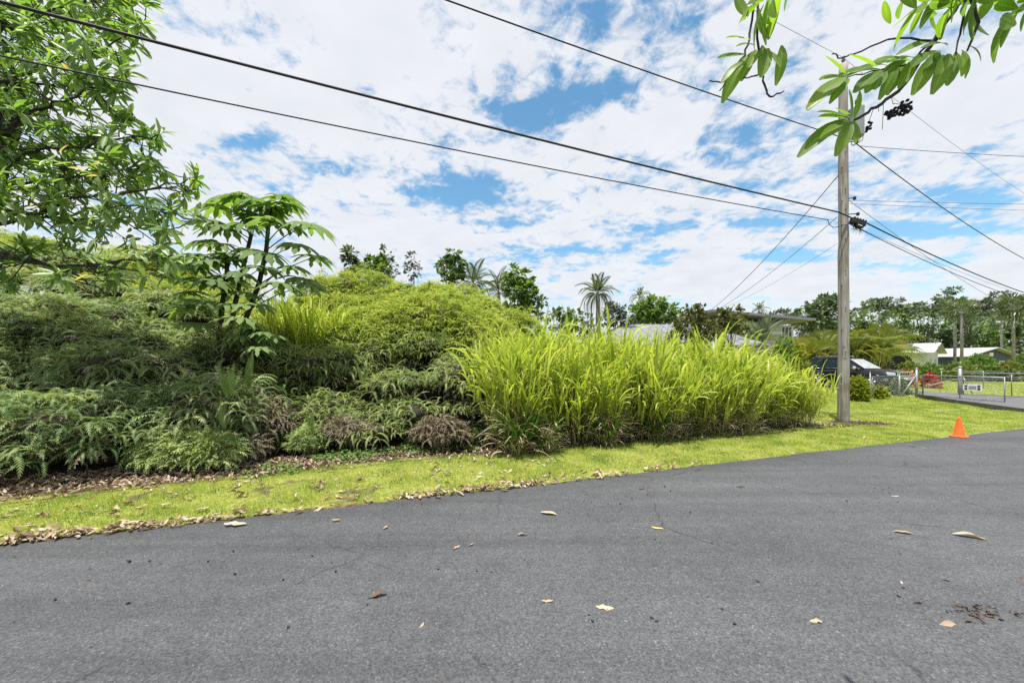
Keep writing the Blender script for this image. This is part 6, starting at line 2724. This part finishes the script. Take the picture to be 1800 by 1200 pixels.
def fallen():
    rng = np.random.default_rng(17)
    # the windrow along the asphalt edge: thick near the shady bank, thinning towards the cone
    n = 0
    while n < 285:
        u = rng.uniform(-7.2, 6.5)
        dens = np.interp(u, [-7.2, -4, -2, 0, 1.5, 3, 6.5], [1, 1, .8, .62, .5, .22, .05])
        if rng.random() > dens * np.clip(3.2 * float(vn(np.array(u * 1.3 + 3), np.array(5.5))) - .6, .12, 1):
            continue
        off = rng.normal(0, .055) + .015 if rng.random() < .68 else rng.uniform(-.15, .8)
        v = float(edge_v(np.array(u))) + off
        p = UV(u, v)
        z = max(.016, float(ground_z(np.array(p[0]), np.array(p[1])))) + rng.uniform(0, .03) * (1 if abs(off) < .1 else .3)
        o = bpy.data.objects.new('fallen_leaf', MS_DL[rng.integers(0, 6)])
        COL.objects.link(o)
        a = math.atan2(RD[1], RD[0]) - math.pi / 2 + rng.normal(0, .55) + (math.pi if rng.random() < .5 else 0)
        s = rng.uniform(.075, .145)
        o.location = (p[0], p[1], z)
        o.rotation_euler = (rng.normal(0, .15), rng.normal(0, .25), a)
        o.scale = (s * rng.uniform(.8, 1.3), s, s * rng.uniform(.3, 1.0))
        tag(o, 'dry tan leaf in the long drift where the asphalt meets the grass', 'leaf', 'dry leaves drifted along the asphalt edge')
        n += 1
    # litter on the bare soil and in the turf: one mass
    N = 5200
    u = rng.uniform(-8, 10.5, N * 4)
    v = 4.55 + 2.6 * rng.random(N * 4)
    pp = u[:, None] * RD + v[:, None] * RN
    s = soil_zone(pp[:, 0], pp[:, 1], False) + .5 * (vn.fbm(pp[:, 0] * 2, pp[:, 1] * 2, 3) - .5)
    prob = np.clip(s, .035, 1) * np.interp(u, [-8, -2, 1, 4, 11], [1, .9, .5, .22, .1])
    ok = rng.random(N * 4) < prob
    pp = pp[ok][:N]
    m = len(pp)
    z = ground_z(pp[:, 0], pp[:, 1]) + rng.uniform(.0, .02, m)
    a = rng.uniform(0, 6.28, m)
    d = np.c_[np.cos(a), np.sin(a), rng.normal(0, .15, m)]
    R = frames(d, np.array([0, 0, 1.0]) + rng.normal(size=(m, 3)) * .25)
    k = 900
    uu = rng.uniform(-8, 7, k * 2)
    uu = uu[rng.random(k * 2) < np.interp(uu, [-8, -2, 0, 2, 4, 7], [1, .9, .7, .45, .2, .04]) * np.clip(3.2 * vn(uu * 1.3 + 3, uu * 0 + 5.5) - .7, .08, 1)]
    ed = uu[:, None] * RD + (edge_v(uu) + rng.normal(0.015, .045, len(uu)))[:, None] * RN
    pp = np.concatenate([pp, ed])
    m = len(pp)
    z = np.concatenate([z, np.full(len(ed), .018) + rng.uniform(0, .02, len(ed))])
    a = rng.uniform(0, 6.28, m)
    d = np.c_[np.cos(a), np.sin(a), rng.normal(0, .15, m)]
    R = frames(d, np.array([0, 0, 1.0]) + rng.normal(size=(m, 3)) * .25)
    root = empty('leaf_litter', (0, 6, 0))
    tag(root, 'brown leaf litter scattered over the soil and turf along the thicket foot', 'leaf litter', kind='stuff')
    scatter(root, DL, np.c_[pp, z], R, rng.uniform(.05, .12, m), rng, M['dry'], 'litter')
    # clods and broken stems under the tall grass
    cl = (np.array([[0, 0, 1.0], [1, 0, 0], [-.3, .9, .1], [-.6, -.8, 0], [.2, .2, -.6]]) * .5, tri([(0, 1, 2), (0, 2, 3), (0, 3, 1), (4, 2, 1), (4, 3, 2), (4, 1, 3)]))
    m = 1500
    u = rng.uniform(1.6, 11.3, m)
    v = 6.12 + np.abs(rng.normal(0, .26, m)) - .12
    pp = u[:, None] * RD + v[:, None] * RN
    k = 260
    pp = np.concatenate([pp, np.c_[rng.normal(9.35, .5, k), rng.normal(9.9, .28, k)]])
    m = len(pp)
    R = frames(rng.normal(size=(m, 3)), rng.normal(size=(m, 3)))
    root = empty('dirt_clods', (5, 8, 0))
    tag(root, 'dark crumbled earth along the foot of the tall grass and the utility pole', 'soil', kind='stuff')
    scatter(root, [cl], np.c_[pp, ground_z(pp[:, 0], pp[:, 1]) + .006], R, rng.uniform(.015, .075, m) * np.where(rng.random(m) < .8, .7, 1.2), rng, M['stone'], 'clods')
    # single leaves out on the asphalt
    lone = [
        (413, 921, 45, 88, 'dry', 'long pale leaf lying just off the drift, on the asphalt beside the shady bank'),
        (590, 914, 17, 80, 't', 'short pale leaf on the asphalt below the wispy bush'),
        (678, 926, 15, 10, 't', 'narrow pale leaf standing on edge on the asphalt below the dead fern'),
        (664, 1047, 36, 70, 'b', 'dark red-brown curled leaf alone on the asphalt'),
        (964, 902, 34, 115, 'dry', 'tan leaf on the asphalt under the fern end of the tall grass'),
        (918, 940, 20, 78, 't', 'small pale leaf beside a dark crumb on the mid asphalt'),
        (803, 961, 18, 45, 't', 'paler of two small leaves close together on the asphalt'),
        (828, 957, 14, 40, 'dry', 'browner of two small leaves close together on the asphalt'),
        (1155, 928, 24, 118, 'y', 'yellow leaf alone on the asphalt in front of the tall grass'),
        (1302, 855, 18, 95, 'b', 'dark thin leaf on the asphalt near the verge'),
        (1588, 937, 32, 125, 't', 'pale curled leaf with a dark stalk on the asphalt below the cone'),
        (1704, 944, 50, 112, 'dry', 'long twisted brown and tan leaf on the asphalt below the cone'),
        (1063, 1068, 36, 100, 'dry', 'fat curled leaf with stripes, close to the camera on the asphalt'),
        (962, 1057, 24, 85, 't', 'flat tan leaf on the asphalt beside the fat curled one'),
        (742, 1098, 16, 20, 'dry', 'thin tan leaf at the bottom of the road view'),
        (1434, 1092, 24, 100, 't', 'ragged pale leaf close to the camera on the asphalt'),
        (1665, 1097, 34, 90, 't', 'broad pale leaf beside the brown crumbled debris'),
        (1663, 1020, 14, 110, 'b', 'small brown leaf above the crumbled debris'),
        (155, 1017, 10, 60, 'b', 'tiny red-brown leaf fragment on the asphalt below the shady bank'),
        (1585, 1024, 14, 40, 'dry', 'small curled leaf on the asphalt beyond the brown debris'),
        (1574, 872, 16, 95, 't', 'faint pale leaf on the far asphalt'),
        (1128, 858, 14, 95, 'b', 'short dark leaf near the verge in front of the tall grass'),
        (1795, 1016, 16, 70, 'b', 'brown leaf at the very edge of the view'),
    ]
    ms = {'dry': MS_DL, 't': MS_DT, 'b': MS_DB, 'y': MS_DY}
    for i, (px, py, lpx, ang, k, lab) in enumerate(lone):
        g = G(px, py, .03)
        L = lpx / FPX * g[1] * .85
        o = bpy.data.objects.new('fallen_leaf', ms[k][i % 6])
        COL.objects.link(o)
        o.location = (g[0], g[1], .03)
        o.rotation_euler = (0, rng.normal(0, .15), math.radians(-ang))
        o.scale = (L * rng.uniform(.8, 1.15), L, L * rng.uniform(.22, .5))
        tag(o, lab, 'leaf')
    # fallen fruit crumbs
    bit = MB()
    bit.lathe([(.0001, 0), (.55, .12), (.62, .45), (.4, .85), (.0001, .95)], (0, 0, 0), 7)
    fo = bit.build('fallen_fruit', M['fruit'])
    me = fo.data
    spots = [(1058, 840), (1030, 868), (1026, 880), (1040, 882), (1070, 885), (1092, 885), (1110, 875), (1137, 868), (1167, 854), (1180, 862), (1173, 906), (1212, 900), (1150, 948), (1252, 955), (1293, 957), (1540, 858), (1552, 860), (1564, 857), (1565, 866), (1578, 882), (1573, 928), (1566, 947), (1585, 974), (1388, 981),
             (1333, 1022), (1382, 1020), (1580, 1048), (1588, 1033), (1757, 1028), (1725, 983), (1735, 955), (1062, 1055), (1034, 1080), (1042, 1092), (1102, 1052), (1147, 1085), (1153, 1092), (1292, 1097), (1270, 1070), (1120, 1053), (408, 968), (365, 985), (225, 986), (262, 985), (94, 1053), (226, 1060), (500, 1018), (412, 1008), (550, 976), (647, 1062), (505, 1103),
             (588, 1004), (770, 1000), (838, 1003), (896, 912), (862, 1005), (740, 885), (1300, 870), (1490, 880), (1700, 1070), (1690, 1065), (1712, 1075), (1745, 1085), (1760, 1090), (1680, 1085), (1665, 1075), (1700, 1092), (1725, 1095), (1720, 1083), (1735, 1078), (1750, 1075), (1640, 1098)]
    first = True
    for px, py in spots:
        g = G(px + rng.uniform(-2, 2), py, .03)
        if first:
            o = fo
            first = False
        else:
            o = bpy.data.objects.new('fallen_fruit', me)
            COL.objects.link(o)
        s = rng.uniform(.007, .016)
        o.location = (g[0], g[1], .026)
        o.rotation_euler = (rng.uniform(-1, 1), rng.uniform(-1, 1), rng.uniform(0, 6))
        o.scale = (s * rng.uniform(.8, 2), s, s)
        tag(o, 'small black fallen fruit crumb on the asphalt', 'fruit', 'black fruit crumbs on the asphalt')
    gr = (np.array([[0, 0, .7], [1, 0, 0], [-.4, .9, 0], [-.5, -.8, 0]]), tri([(0, 1, 2), (0, 2, 3), (0, 3, 1)]))
    m = 520
    u, v = rng.uniform(-5, 12, m), rng.uniform(.4, 4.45, m)
    root = empty('road_grit', (3, 3, 0))
    tag(root, 'fine dark grit and crumbs sprinkled over the asphalt', 'grit', kind='stuff')
    scatter(root, [gr], np.c_[u[:, None] * RD + v[:, None] * RN, np.full(m, .0285)], frames(np.c_[rng.normal(size=(m, 2)), np.zeros(m)], np.tile([0, 0, 1.0], (m, 1))), rng.uniform(.003, .011, m), rng, M['stone'], 'grit')
    # brown crumbled debris patch close to the camera
    m = 70
    c = G(1718, 1078, .03)
    pp = np.c_[rng.normal(c[0], .13, m), rng.normal(c[1], .05, m)]
    root = empty('leaf_crumbs', (c[0], c[1], 0))
    tag(root, 'brown crumbled leaf debris on the asphalt close to the camera', 'leaf litter', kind='stuff')
    a = rng.uniform(0, 6.28, m)
    scatter(root, DL, np.c_[pp, np.full(m, .027)], frames(np.c_[np.cos(a), np.sin(a), a * 0], np.array([0, 0, 1.0]) + rng.normal(size=(m, 3)) * .3), rng.uniform(.012, .05, m), rng, M['dry_brown'], 'crumbs')
    # pale scratch on the asphalt in front of the cone
    p0, p1 = G(1596, 779, .03), G(1630, 788.5, .03)
    d = (p1 - p0) / np.linalg.norm(p1 - p0)
    q = np.array([-d[1], d[0], 0]) * .005
    mk = MB()
    mk.add([p0 - q, p0 + q, p1 + q, p1 - q], [(0, 1, 2, 3)])
    mk.v = [(x, y, .026) for x, y, z in mk.v]
    o = mk.build('chalk_mark', M['concrete_pale'])
    tag(o, 'short pale chalk line on the asphalt before the cone', 'marking')


fallen()
